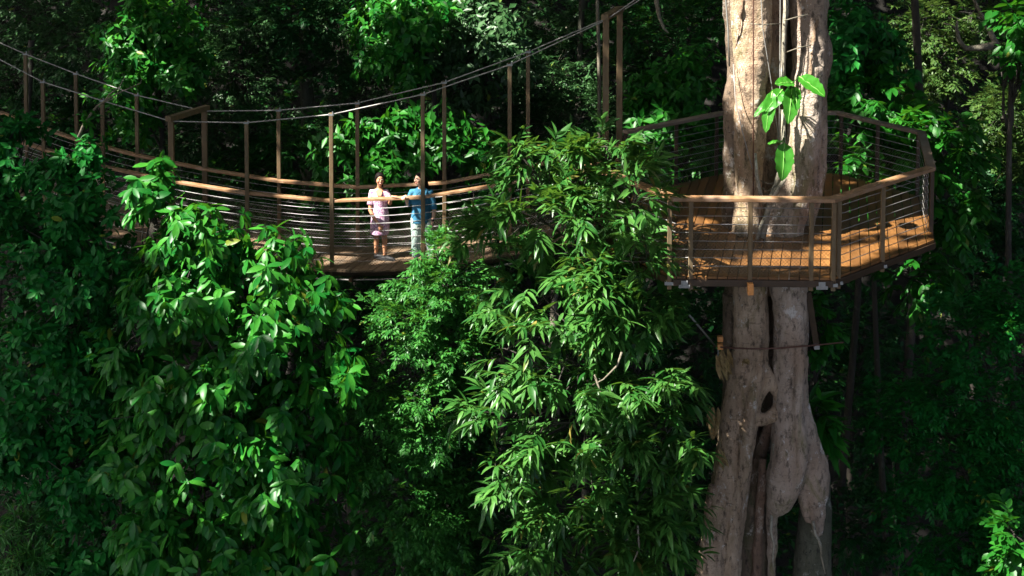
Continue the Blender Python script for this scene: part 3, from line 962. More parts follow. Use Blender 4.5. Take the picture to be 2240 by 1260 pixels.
wire('hanging_cable', 'thin dark beaded cable with a hook hanging straight down the trunk front', [(1649, -300, 24.15), (1648, 0, 23.95), (1648, 220, 23.9), (1648, 432, 23.9)], .011, RUST, 12)
wire('hanging_cable', 'twin pale cable beside the upper left edge of the trunk', [(1583, -250, 24.4), (1588, 0, 24.5), (1593, 70, 24.5), (1596, 145, 24.5)], .016, CABLE)
wire('hanging_cable', 'fine pale wire slanting across the trunk left of the beaded cable', [(1604, 140, 24.3), (1608, 210, 24.1), (1622, 280, 23.95), (1646, 370, 23.9)], .008, CABLE)
wire('hanging_cable', 'fine grey wire slanting down behind the broad climber leaves', [(1660, -100, 24.2), (1668, 60, 24.15), (1688, 185, 24.15), (1704, 310, 24.15)], .008, CABLE)
wire('hanging_cable', 'straight grey wire in the groove beside the knotted stem', [(1707, -250, 24.3), (1707, 0, 24.25), (1706, 200, 24.2), (1704, 310, 24.15)], .011, CABLE)

# ------------------------------------------------------------------ the two women
def skin_mat(name, col):
    m, nt, bs, out = new_mat(name)
    n = noise(nt, 14, 3)
    nt.links.new(ramp(nt, n, [(.3, tuple(c * .88 for c in col)), (.7, tuple(c * 1.08 for c in col))]), bs.inputs['Base Color'])
    bs.inputs['Roughness'].default_value = .5
    bs.inputs['Subsurface Weight'].default_value = .08
    bs.inputs['Subsurface Radius'].default_value = (.02, .008, .004)
    return m


def print_mat():
    m, nt, bs, out = new_mat('floral_print')
    tc = nt.nodes.new('ShaderNodeTexCoord')
    v = N(nt, 'ShaderNodeTexVoronoi', i_Scale=38.0); nt.links.new(tc.outputs['Object'], v.inputs['Vector'])
    v2 = N(nt, 'ShaderNodeTexVoronoi', i_Scale=60.0); nt.links.new(tc.outputs['Object'], v2.inputs['Vector'])
    c = mixc(nt, ramp(nt, v.outputs['Distance'], [(.40, 1.0), (.55, 0.0)]), (.60, .46, .53), (.36, .13, .25))
    c = mixc(nt, ramp(nt, v2.outputs['Distance'], [(.22, 1.0), (.34, 0.0)]), c, (.20, .09, .25))
    nt.links.new(c, bs.inputs['Base Color']); bs.inputs['Roughness'].default_value = .85
    return m


def trouser_mat():
    m, nt, bs, out = new_mat('patterned_cotton')
    tc = nt.nodes.new('ShaderNodeTexCoord')
    w = N(nt, 'ShaderNodeTexWave', i_Scale=9.0, i_Distortion=6.0, i_Detail=2.0); nt.links.new(tc.outputs['Object'], w.inputs['Vector'])
    nt.links.new(ramp(nt, w.outputs['Fac'], [(.35, (.22, .33, .31)), (.6, (.42, .52, .46))]), bs.inputs['Base Color'])
    bs.inputs['Roughness'].default_value = .85
    return m


SKIN_A, SKIN_B = skin_mat('brown_skin', (.40, .195, .105)), skin_mat('light_skin', (.56, .33, .22))
DRESS, TROUSER = print_mat(), trouser_mat()
DENIM = plain_mat('blue_shirt_cloth', (.025, .14, .235), .85, 0, .3, 40)
NAVY = plain_mat('blue_vest_cloth', (.05, .20, .42), .8)
BLACK = plain_mat('black_rubber', (.006, .0065, .008), .75)
HAIR = plain_mat('dark_hair', (.007, .005, .0045), .65, 0, .4, 60)
HAIR.node_tree.nodes['Principled BSDF'].inputs['Specular IOR Level'].default_value = .08
LIP, WHITE, IRIS = plain_mat('lip', (.36, .09, .08), .4), plain_mat('eye_white', (.7, .68, .64), .3, 0, .03), plain_mat('dark_iris', (.02, .012, .01), .2)
TEETH = plain_mat('teeth', (.72, .70, .64), .3, 0, .03)


def hand(mb, wrist, d, palm_n, r=1.0, curl=.5):
    """palm, four unequal fingers and a thumb; d = along the hand, palm_n = out of the palm"""
    d = Vector(d).normalized(); n = Vector(palm_n); n = (n - d * n.dot(d)).normalized(); s = d.cross(n)
    w = Vector(wrist)
    for q in (-1, -.35, .35, 1):
        mb.tube([w, w + d * .045 + s * q * .018, w + d * .085 + s * q * .030], [.018, .015, .012], 8)
    for q, L in ((-1, .060), (-.35, .074), (.35, .078), (1, .066)):
        p0 = w + d * .080 + s * q * .030
        p1 = p0 + (d + n * curl * .35 + s * q * .08).normalized() * L * .42
        p2 = p1 + (d + n * curl * 1.2).normalized() * L * .32
        p3 = p2 + (d * .6 + n * curl * 2.0).normalized() * L * .26
        mb.tube([p0, p1, p2, p3], [.0095, .009, .008, .006], 8)
    p0 = w + d * .025 + s * .020
    p1 = p0 + (d * .6 + s * .9 + n * .3).normalized() * .038
    p2 = p1 + (d * .9 + s * .35 + n * .5).normalized() * .030
    mb.tube([p0, p1, p2], [.014, .011, .008], 8)


def head(mb, c, yaw, pitch=0.0, k=1.0):
    """skull, jaw, nose and ears facing -Y turned by yaw; returns the local frame"""
    rot = Euler((pitch, 0, yaw)).to_matrix()
    T = lambda p: Vector(c) + rot @ (Vector(p) * k)
    mb.ball(c, (.074 * k, .092 * k, .105 * k), 20, 14, rot)
    mb.ball(T((0, -.022, -.052)), (.056 * k, .062 * k, .066 * k), 16, 12, rot)
    mb.ball(T((0, -.052, -.098)), (.024 * k, .022 * k, .020 * k), 12, 8, rot)
    mb.tube([T((0, -.082, .018)), T((0, -.098, -.012)), T((0, -.104, -.026)), T((0, -.088, -.034))], [.008 * k, .011 * k, .014 * k, .010 * k], 10)
    for q in (-1, 1):
        mb.ball(T((q * .040, -.066, -.026)), (.026 * k, .020 * k, .022 * k), 10, 8, rot)
        mb.ball(T((q * .076, .005, -.012)), (.009 * k, .018 * k, .030 * k), 8, 8, rot)
    return T, rot


def face_parts(T, rot, root, body, smile, k=1.0):
    for q in (-1, 1):
        MB().ball(T((q * .031, -.083, .006)), (.014 * k, .008 * k, .0075 * k), 12, 8, rot).build('eye', WHITE, body, True, True)
        MB().ball(T((q * .031, -.0895, .006)), (.0065 * k, .004 * k, .0065 * k), 10, 8, rot).build('iris', IRIS, body, True, True)
        MB().tube([T((q * .014, -.091, .025)), T((q * .031, -.093, .031)), T((q * .050, -.078, .024))], [.004 * k, .005 * k, .003 * k], 6).build('eyebrow', HAIR, body, True, True)
    y, w = -.060, .028 if smile else .021
    up = .008 if smile else .001
    MB().tube([T((-w, -.078, y + up)), T((-w * .5, -.090, y - .001)), T((0, -.094, y - .003)), T((w * .5, -.090, y - .001)), T((w, -.078, y + up))], [.003, .006, .007, .006, .003], 8).build('mouth', LIP, body, True, True)
    if smile:
        MB().tube([T((-w * .75, -.083, y + up * .7 + .003)), T((0, -.0985, y + .001)), T((w * .75, -.083, y + up * .7 + .003))], [.002, .0045, .002], 6).build('teeth', TEETH, body, True, True)


def shoe(name, heel, toe, root):
    heel, toe = Vector(heel), Vector(toe)
    d = (toe - heel).normalized()
    m = MB()
    m.tube([heel - d * .02 + Vector((0, 0, .034)), heel + d * .05 + Vector((0, 0, .046)), heel + d * .13 + Vector((0, 0, .036)), heel + d * .21 + Vector((0, 0, .030)), heel + d * .255 + Vector((0, 0, .024))],
           [.030, .044, .038, .040, .020], 12)
    o = fuse(m, name, BLACK, root, .008, 2, True)
    MB().bar(heel - d * .025 + Vector((0, 0, .009)), heel + d * .255 + Vector((0, 0, .009)), .074, .018).build('sole', BLACK, o, False, True, .006)


def deck_point(u, v):
    z = BA[6].z
    for _ in range(6):
        p = at_z(u, v, z)
        i = min(range(len(BA) - 1), key=lambda k: abs((BA[k].x + BA[k + 1].x + FA[k].x + FA[k + 1].x) / 4 - p.x))
        t = (p.x - (BA[i].x + FA[i].x) / 2) / ((BA[i + 1].x + FA[i + 1].x - BA[i].x - FA[i].x) / 2)
        z = BA[i].z + (BA[i + 1].z - BA[i].z) * max(0, min(1, t))
    return p


def near_rail(x):
    for a, b in zip(Nr, Nr[1:]):
        if a.x <= x <= b.x: return a.lerp(b, (x - a.x) / (b.x - a.x))


def woman_in_dress():
    base = deck_point(833, 566)
    root = empty('person', base)
    tag(root, 'smiling person in a pink floral knee length dress with dark tied back hair', 'person')
    rl = near_rail(base.x + .28) - base          # the rail in local terms
    body = MB()
    # legs
    for hip, kn, an in (((-.075, .0, .80), (-.078, -.02, .455), (-.088, .03, .085)), ((.065, -.02, .80), (.072, -.06, .455), (.080, -.05, .085))):
        hip, kn, an = Vector(hip), Vector(kn), Vector(an)
        body.tube([hip, hip.lerp(kn, .5), kn + Vector((0, .01, .04)), kn, kn.lerp(an, .3) + Vector((0, .022, 0)), kn.lerp(an, .7), an], [.082, .068, .055, .050, .053, .038, .032], 14)
    body.loft([(0, -.01, .74, .13, .10), (-.004, -.01, .86, .155, .115), (-.012, 0, .98, .125, .095), (-.018, 0, 1.10, .130, .098), (-.022, 0, 1.20, .150, .098), (-.024, .005, 1.27, .135, .075), (-.022, .01, 1.32, .06, .055)])
    body.tube([(-.022, .012, 1.28), (-.018, .004, 1.345), (-.012, -.006, 1.42)], [.052, .044, .046], 14)
    T, rot = head(body, (-.008, -.012, 1.495), R(14), R(-3), 1.0)
    # her right arm hangs in front of her, her left hand lies on the rail
    a = [Vector(p) for p in ((-.155, .0, 1.255), (-.180, -.03, 1.08), (-.180, -.08, .93), (-.105, -.15, .80), (-.005, -.185, .690))]
    body.tube(a, [.047, .043, .036, .031, .023], 12)
    hand(body, a[-1], (.35, -.05, -1), (-.2, .95, 0), 1, .45)
    w = Vector((rl.x - .02, rl.y + .015, rl.z + .046))
    b = [Vector((.105, .0, 1.255)), Vector((.170, -.06, 1.14)), Vector((.185, -.11, 1.07)), w.lerp(Vector((.185, -.11, 1.07)), .45) + Vector((0, 0, .01)), w]
    body.tube(b, [.047, .042, .036, .030, .023], 12)
    hand(body, b[-1], (1, -.16, -.05), (0, 0, -1), 1, .25)
    bo = fuse(body, 'body', SKIN_A, root, .0065, 3, True)
    face_parts(T, rot, root, root, True)
    h = MB()
    h.ball(T((0, .018, .024)), (.088, .092, .104), 20, 14, rot)
    h.ball(T((.0, .098, -.03)), (.042, .040, .05), 12, 8, rot)
    h.tube([T((.02, .10, -.04)), T((.045, .085, -.10)), T((.062, .06, -.16))], [.036, .034, .018], 10)
    for q in (-1, 1): h.tube([T((0, -.062, .084)), T((q * .052, -.048, .062)), T((q * .078, -.012, .012)), T((q * .078, .02, -.06))], [.016, .020, .022, .018], 8)
    fuse(h, 'hair', HAIR, root, .009, 3, True)
    d = MB()
    d.loft([(-.012, -.015, .475, .168, .140, .03), (-.010, -.015, .50, .174, .145, .035), (-.010, -.012, .62, .174, .142, .03), (-.008, -.01, .76, .168, .135, .02), (-.010, -.005, .88, .158, .125, .015), (-.014, 0, 1.0, .142, .112, .01),
            (-.02, 0, 1.12, .142, .112, 0), (-.022, 0, 1.20, .148, .108, 0), (-.024, .004, 1.26, .132, .082, 0), (-.024, .014, 1.295, .088, .055, 0)], 30)
    for q, p in ((-1, a), (1, b)):
        d.tube([p[0] + Vector((-q * .06, 0, .005)), p[0] + Vector((0, 0, .008)), p[0].lerp(p[1], .55), p[1].lerp(p[2], .35)], [.045, .054, .058, .064], 16)
    fuse(d, 'dress', DRESS, root, .010, 3, True)
    v2 = MB().tube([(-.010, -.110, 1.135), (-.010, -.108, 1.165), (-.010, -.105, 1.19)], [.008, .017, .022], 10)
    v2.build('vest_top', NAVY, root, True, True)
    n = MB().add([(-.012, -.113, 1.165), (-.052, -.112, 1.215), (-.070, -.094, 1.262), (-.062, -.062, 1.300), (-.018, -.050, 1.325), (.028, -.062, 1.300), (.036, -.094, 1.262), (.022, -.112, 1.215), (-.015, -.04, 1.23)],
                 [(0, 1, 2, 3, 4, 5, 6, 7), (1, 0, 8), (2, 1, 8), (3, 2, 8), (4, 3, 8), (5, 4, 8), (6, 5, 8), (7, 6, 8), (0, 7, 8)])
    n.build('neckline', SKIN_A, root, False, True)
    shoe('shoe', (-.100, .045, 0), (.03, -.03, 0), root)
    shoe('shoe', (.072, -.030, 0), (.21, -.13, 0), root)


def woman_in_shirt():
    base = deck_point(922, 573)
    root = empty('person', base)
    tag(root, 'person in a blue button shirt and patterned pale trousers looking sideways through glasses', 'person')
    rl = near_rail(base.x - .27) - base
    body = MB()
    for hip, kn, an in (((-.085, .0, .84), (-.090, -.04, .46), (-.095, 0, .085)), ((.075, 0, .84), (.150, -.08, .46), (.215, -.06, .085))):
        hip, kn, an = Vector(hip), Vector(kn), Vector(an)
        body.tube([hip, kn, an], [.085, .055, .036], 12)
    body.loft([(0, 0, .78, .15, .11), (0, 0, .90, .168, .12), (0, 0, 1.02, .135, .10), (0, 0, 1.14, .145, .105), (0, 0, 1.24, .165, .10), (0, .005, 1.31, .145, .078), (0, .01, 1.36, .06, .055)])
    body.tube([(0, .012, 1.32), (-.005, .0, 1.40), (-.012, -.012, 1.46)], [.054, .047, .048], 14)
    T, rot = head(body, (-.022, -.022, 1.535), R(-52), R(-4), 1.02)
    w = Vector((rl.x, rl.y + .012, rl.z + .05))
    a = [Vector((-.162, 0, 1.29)), Vector((-.225, .03, 1.15)), Vector((-.245, .02, 1.05)), Vector((-.245, .02, 1.05)).lerp(w, .55) + Vector((0, .02, -.01)), w]
    body.tube(a, [.052, .045, .038, .032, .024], 12)
    hand(body, w, (-.35, -.85, -.05), (0, -.1, -1), 1, .8)
    b = [Vector(p) for p in ((.162, .0, 1.29), (.210, .0, 1.13), (.235, -.01, .99), (.222, -.06, .86), (.205, -.10, .765))]
    body.tube(b, [.052, .045, .038, .031, .024], 12)
    hand(body, b[-1], (-.06, -.12, -1), (-.8, .3, 0), 1, .45)
    fuse(body, 'body', SKIN_B, root, .0065, 3, True)
    face_parts(T, rot, root, root, False, 1.02)
    h = MB()
    h.ball(T((0, .020, .026)), (.084, .090, .098), 20, 14, rot)
    h.tube([T((0, .07, .02)), T((0, .10, -.06)), (.075, .085, 1.36), (.090, .100, 1.25), (.085, .105, 1.16)], [.070, .068, .064, .054, .025], 14)
    h.tube([T((.05, .02, .0)), T((.068, .05, -.08)), (.085, .045, 1.37), (.10, .055, 1.27)], [.040, .040, .040, .020], 10)
    for q in (-1, 1): h.tube([T((0, -.068, .088)), T((q * .052, -.045, .066)), T((q * .078, .004, .02)), T((q * .076, .04, -.05))], [.018, .019, .020, .016], 8)
    fuse(h, 'hair', HAIR, root, .009, 3, True)
    s = MB()
    s.loft([(0, 0, .735, .190, .140, .03), (0, 0, .76, .190, .141, .025), (0, 0, .88, .182, .137, .01), (0, 0, 1.02, .168, .125, .01), (0, 0, 1.15, .166, .122, 0), (0, 0, 1.25, .166, .112, 0), (0, .004, 1.315, .138, .084, 0), (0, .010, 1.355, .085, .062, 0)], 30)
    for q, p in ((-1, a), (1, b)):
        s.tube([p[0] + Vector((-q * .07, 0, .01)), p[0] + Vector((0, 0, .006)), p[1], p[1].lerp(p[2], .9), p[2].lerp(p[3], .12)], [.050, .058, .055, .057, .058], 16)
    so = fuse(s, 'shirt', DENIM, root, .010, 3, True)
    MB().bar((-.004, -.127, .76), (-.004, -.104, 1.30), .030, .008, Vector((0, -1, 0))).build('button_placket', DENIM, so, False, True)
    c = MB()
    for q in (-1, 1):
        c.add([(q * .012, -.086, 1.315), (q * .085, -.098, 1.270), (q * .105, -.055, 1.345), (q * .06, -.045, 1.385), (q * .012, -.080, 1.307), (q * .085, -.106, 1.262), (q * .115, -.055, 1.340), (q * .065, -.04, 1.392)],
              [(0, 1, 2, 3), (4, 7, 6, 5), (0, 4, 5, 1), (1, 5, 6, 2), (2, 6, 7, 3), (3, 7, 4, 0)])
    c.build('collar', DENIM, so, False, True)
    for q in (-1, 1):
        MB().bar((q * .085 - .045, -.117, 1.18), (q * .085 + .045, -.117, 1.18), .012, .095, Vector((0, 0, 1))).build('chest_pocket', DENIM, so, False, True, .004)
    MB().box((.105, -.128, 1.235), (.06, .008, .014)).build('name_tag', TEETH, root, False, True)
    t = MB()
    for q, pts in ((-1, ((-.088, 0, .80), (-.092, -.02, .62), (-.092, -.035, .46), (-.096, -.01, .28), (-.097, 0, .10))), (1, ((.080, 0, .80), (.118, -.04, .62), (.150, -.07, .46), (.185, -.06, .28), (.214, -.055, .10)))):
        t.tube(pts, [.108, .098, .088, .084, .078], 18)
    t.loft([(0, 0, .70, .165, .125), (0, 0, .80, .186, .138), (0, 0, .87, .180, .135)], 26)
    fuse(t, 'trousers', TROUSER, root, .011, 3, True)
    wp = b[-1] + Vector((.003, .008, .035))
    k = MB().tube([wp + Vector((.002, .006, .014)), wp + Vector((-.002, -.006, -.014))], .031, 16)
    k.box(wp + Vector((.010, -.032, 0)), (.030, .012, .034))
    k.build('wrist_watch', BLACK, root, False, True)
    g = MB()
    for q in (-1, 1):
        pr = [T((q * .033 + .025 * math.cos(x), -.100 + .010 * abs(math.cos(x) * q + 1) * .5, .004 + .020 * math.sin(x))) for x in np.linspace(0, 2 * math.pi, 15)]
        g.tube(pr, .0028, 5, False)
        g.tube([T((q * .058, -.094, .008)), T((q * .078, .0, .004))], .0026, 5)
    g.tube([T((-.009, -.101, .008)), T((.009, -.101, .008))], .0026, 5)
    g.build('glasses', BLACK, root, True, True)
    shoe('shoe', (-.096, .05, 0), (-.11, -.2, 0), root)
    shoe('shoe', (.205, .0, 0), (.32, -.22, 0), root)


woman_in_dress()
woman_in_shirt()

# ------------------------------------------------------------------ planting in front of the bridge
tree('broadleaf_tree', 'drooping large leaved tree in front of the bridge, its sunlit top left of the women', 'tree', 'trees in front of the bridge',
     [(330, 415, 24.6, 62, .9, 75), (450, 500, 24.2, 120, 1.1, 90), (590, 570, 24.0, 115, 1.1, 90), (690, 640, 24.0, 70, .9, 95), (400, 650, 23.9, 150, 1.3, 130), (590, 760, 23.6, 175, 1.3, 140),
      (440, 900, 23.4, 165, 1.3, 150), (640, 980, 23.3, 140, 1.2, 150), (480, 1130, 23.2, 190, 1.3, 140), (660, 1220, 23.2, 130, 1.2, 130), (330, 1180, 23.3, 110, 1.2, 120), (310, 780, 24.0, 95, 1.0, 110), (300, 980, 23.8, 95, 1.0, 110), (700, 820, 23.6, 85, 1.0, 90)],
     'big', L_BIG, 2300, 14, .155, .22, .7, .16, None, 1.0, None, 260)
tree('shrubby_tree', 'dark oval leaved bushy tree at the far left with a bare forked shoot on top', 'tree', 'trees in front of the bridge',
     [(25, 480, 25.6, 80, .7, 62), (165, 345, 25.4, 58, .7, 52), (195, 430, 25.2, 95, .9, 80), (120, 540, 25.0, 120, 1.1, 105), (230, 600, 24.8, 95, 1.0, 110), (100, 740, 24.8, 130, 1.2, 120), (225, 800, 24.6, 85, 1.0, 130), (60, 930, 24.6, 120, 1.1, 120), (180, 1010, 24.4, 130, 1.1, 120),
      (230, 1180, 24.3, 90, 1.0, 110), (120, 1260, 24.5, 120, 1.0, 100)],
     'oval', L_OVAL, 2300, 13, .18, .25, .7, .12, None, 1.0, None, 260)
FT = tree('fine_leaved_tree', 'small leaved feathery tree with a bright tip at the feet of the blue shirted person', 'tree', 'trees in front of the bridge',
     [(948, 562, 24.7, 46, .6, 40), (965, 620, 24.6, 85, .7, 50), (1010, 690, 24.6, 55, .6, 50), (900, 700, 24.5, 95, .9, 70), (985, 740, 24.6, 80, .9, 75), (870, 840, 24.4, 115, 1.0, 75), (950, 900, 24.3, 100, 1.0, 85), (840, 960, 24.2, 95, .9, 70), (880, 1070, 24.2, 120, 1.0, 90),
      (960, 1130, 24.3, 90, .9, 80), (890, 1210, 24.1, 120, 1.0, 85)],
     'fine', L_FINE, 4300, 17, .17, .2, .6, .10, None, 1.0, None, 260)
tree('lance_leaved_tree', 'bright narrow leaved tree between the bridge and the platform in dappled sun', 'tree', 'trees in front of the bridge',
     [(1330, 325, 24.2, 55, .6, 42), (1290, 352, 24.2, 60, .6, 40), (1230, 370, 24.1, 75, .7, 60), (1130, 330, 24.3, 28, .4, 25), (1385, 400, 23.3, 45, .6, 45), (1310, 440, 23.8, 120, .9, 75), (1180, 480, 23.8, 110, .9, 85), (1090, 540, 23.9, 60, .7, 75), (1408, 505, 22.0, 42, .4, 28), (1395, 435, 22.2, 40, .4, 30), (1385, 560, 22.1, 50, .4, 40), (1290, 570, 23.4, 110, 1.0, 80),
      (1180, 640, 23.4, 110, 1.0, 80), (1370, 660, 23.0, 115, .9, 75), (1435, 690, 22.8, 55, .7, 60), (1110, 770, 23.0, 65, .8, 75), (1240, 790, 23.0, 110, 1.0, 75), (1400, 800, 22.9, 110, 1.0, 80), (1465, 860, 22.8, 60, .7, 70), (1100, 880, 22.8, 75, .8, 55),
      (1210, 930, 22.8, 115, 1.0, 70), (1370, 950, 22.7, 100, .9, 75), (1460, 955, 22.4, 70, .6, 45), (1110, 1020, 22.7, 85, .8, 70), (1250, 1070, 22.6, 120, .9, 75), (1420, 1060, 22.6, 100, .9, 70), (1150, 1160, 22.5, 60, .7, 55), (1330, 1180, 22.5, 130, .9, 80), (1440, 1200, 22.6, 65, .8, 70), (1170, 1250, 22.6, 110, .8, 50)],
     'lance', L_LANCE, 1350, 8, .150, .10, .7, .13, None, 1.0, at(1330, 1500, 23.4).xy.to_tuple(), 330)
tree('young_tree', 'dark fine leaved sapling in the gap between the feathery tree and the narrow leaved tree', 'tree', 'trees in front of the bridge',
     [(1060, 640, 25.6, 60, .8, 70), (1050, 800, 25.6, 55, .8, 90), (1030, 950, 25.4, 65, .8, 110), (1060, 1150, 25.2, 75, .8, 110)], 'small', L_DARK, 520, 12, .2, .3, .6, .07)
tree('bushy_tree', 'dark small leaved tree filling the lower right corner beside the fig', 'tree', 'trees below the platform',
     [(2190, 640, 27.2, 70, 1.0, 60), (2130, 730, 27.0, 110, 1.2, 80), (2020, 830, 27.0, 90, 1.1, 70), (2150, 880, 26.8, 125, 1.3, 90), (1985, 930, 27.0, 85, 1.1, 70), (2100, 1010, 26.6, 130, 1.3, 100), (2210, 1040, 26.6, 90, 1.2, 110), (2050, 1160, 26.5, 120, 1.2, 100), (2170, 1220, 26.5, 120, 1.2, 90)],
     'small', L_OVAL, 2300, 15, .19, .22, .6, .12, None, .95)
tree('sapling', 'bright yellow green sapling tip at the lower right edge of the photo', 'tree', 'trees below the platform',
     [(2222, 1175, 22.0, 22, .4, 34), (2240, 1250, 22.0, 40, .4, 36)], 'hang', L_VIVID, 150, 8, .25, .2, .4, .05, over=dict(length=.2, width=.09, droop=.35))
tree('needle_leaved_plant', 'narrow needle leaved plant in the lower left corner', 'plant', None,
     [(40, 1150, 23.4, 60, .5, 40), (75, 1215, 23.2, 60, .5, 40), (20, 1250, 23.2, 50, .5, 50)], 'needle', L_FINE, 95, 9, .25, .2, .4, .05)
tree('leafy_branch_tree', 'leafy tree bough poking in at the left edge over the bridge wires', 'tree', None,
     [(18, 290, 26.8, 72, .6, 40), (45, 375, 26.3, 95, .6, 40), (-10, 330, 26.5, 50, .6, 50), (20, 440, 26.0, 80, .6, 35), (-60, 330, 26.6, 60, .8, 110)], 'oval', L_OVAL, 520, 9, .22, .2, .4, .08, over=dict(droop=.5))
tree('palm_leaved_shrub', 'glossy shrub growing from the fig flank beside its lower stem', 'shrub', None,
     [(1785, 905, 25.3, 20, .3, 28), (1787, 955, 25.3, 20, .3, 28)], 'lance', L_VIVID, 14, 6, .25, .2, .1, .03, over=dict(n=7, length=.42, width=.12, rach=.15))
tree('hanging_creeper', 'small creeper hanging below the right front of the platform', 'creeper', None,
     [(1775, 670, 25.9, 22, .3, 30), (1800, 715, 26.0, 28, .3, 35), (1790, 750, 25.9, 22, .3, 25)], 'hang', L_VIVID, 26, 6, .25, .2, .1, .03, over=dict(length=.16, width=.08, rach=.25))


def loose_branch(name, label, cat, runs, mat, r):
    m = MB()
    for pts, q in runs:
        ps = [at(*p) for p in pts]
        m.tube(ps, [q * (1 - .7 * i / (len(ps) - 1)) for i in range(len(ps))], 6)
    o = m.build(name, mat, None, True)
    if label: tag(o, label, cat)
    rehome(o, at(*runs[0][0][0]))
    return o


def shoot(root_label, runs, leafpts):
    o = loose_branch('forked_shoot', root_label, 'branch', runs, TWIG, .02)
    P = np.array([at(*p) for p in leafpts]); A = np.tile(np.array([[.3, -.2, .8]]), (len(P), 1))
    s = dict(SPEC['oval']); s['n'] = 5
    leaf_mesh('leaves', [sprays(P, A, **s)], L_VIVID, o)


shoot('bare forked grey shoot reaching up in front of the bridge wires at left',
      [([(172, 300, 25.2), (185, 268, 25.2), (212, 232, 25.2), (250, 208, 25.3), (298, 186, 25.3)], .030), ([(212, 232, 25.2), (228, 222, 25.2), (240, 205, 25.2), (262, 190, 25.2), (272, 168, 25.2)], .018), ([(222, 226, 25.2), (262, 210, 25.2)], .012), ([(298, 186, 25.3), (308, 182, 25.3), (310, 168, 25.3)], .010)],
      [(184, 262, 25.1), (192, 258, 25.1), (214, 250, 25.1), (182, 250, 25.1)])
loose_branch('bare_branch', 'pale bare branch stub hanging at the top between the tall posts and the fig', 'branch', [([(1432, -40, 30.0), (1436, 5, 29.9), (1442, 38, 29.8), (1452, 62, 29.8), (1462, 72, 29.8)], .06)], PALEB, .05)
loose_branch('bent_limb', 'bare crooked grey limb high on the right behind the platform', 'branch', [([(2180, 98, 33.0), (2140, 105, 33), (2112, 106, 33), (2098, 88, 33), (2092, 62, 33), (2094, 45, 33)], .09), ([(2092, 62, 33), (2078, 54, 33), (2060, 50, 33)], .03), ([(2180, 98, 33.0), (2160, 60, 33.3), (2135, 10, 33.6), (2110, -50, 34)], .08)], TWIG, .05)
loose_branch('hanging_vine', 'thin pale vine hanging down in the dark at the lower right', 'vine', [([(1954, 1010, 27.5), (1957, 1060, 27.5), (1955, 1130, 27.5), (1962, 1160, 27.5), (1971, 1200, 27.5), (1963, 1280, 27.5)], .022)], TWIG, .02)
loose_branch('dead_branch', 'bare forked twig hanging inside the narrow leaved tree', 'branch', [([(1360, 770, 22.0), (1350, 800, 22.0), (1320, 830, 22.0), (1296, 842, 22.0)], .020), ([(1300, 820, 22), (1318, 870, 22), (1316, 900, 22), (1305, 930, 22)], .016)], TWIG, .02)
loose_branch('dead_branch', 'pale bare twig hanging near the bottom edge left of the fig', 'branch', [([(1395, 1150, 21.9), (1398, 1200, 21.9), (1385, 1230, 21.9), (1375, 1270, 21.9)], .018), ([(1396, 1168, 21.9), (1370, 1182, 21.9), (1350, 1196, 21.9)], .012)], PALEB, .02)

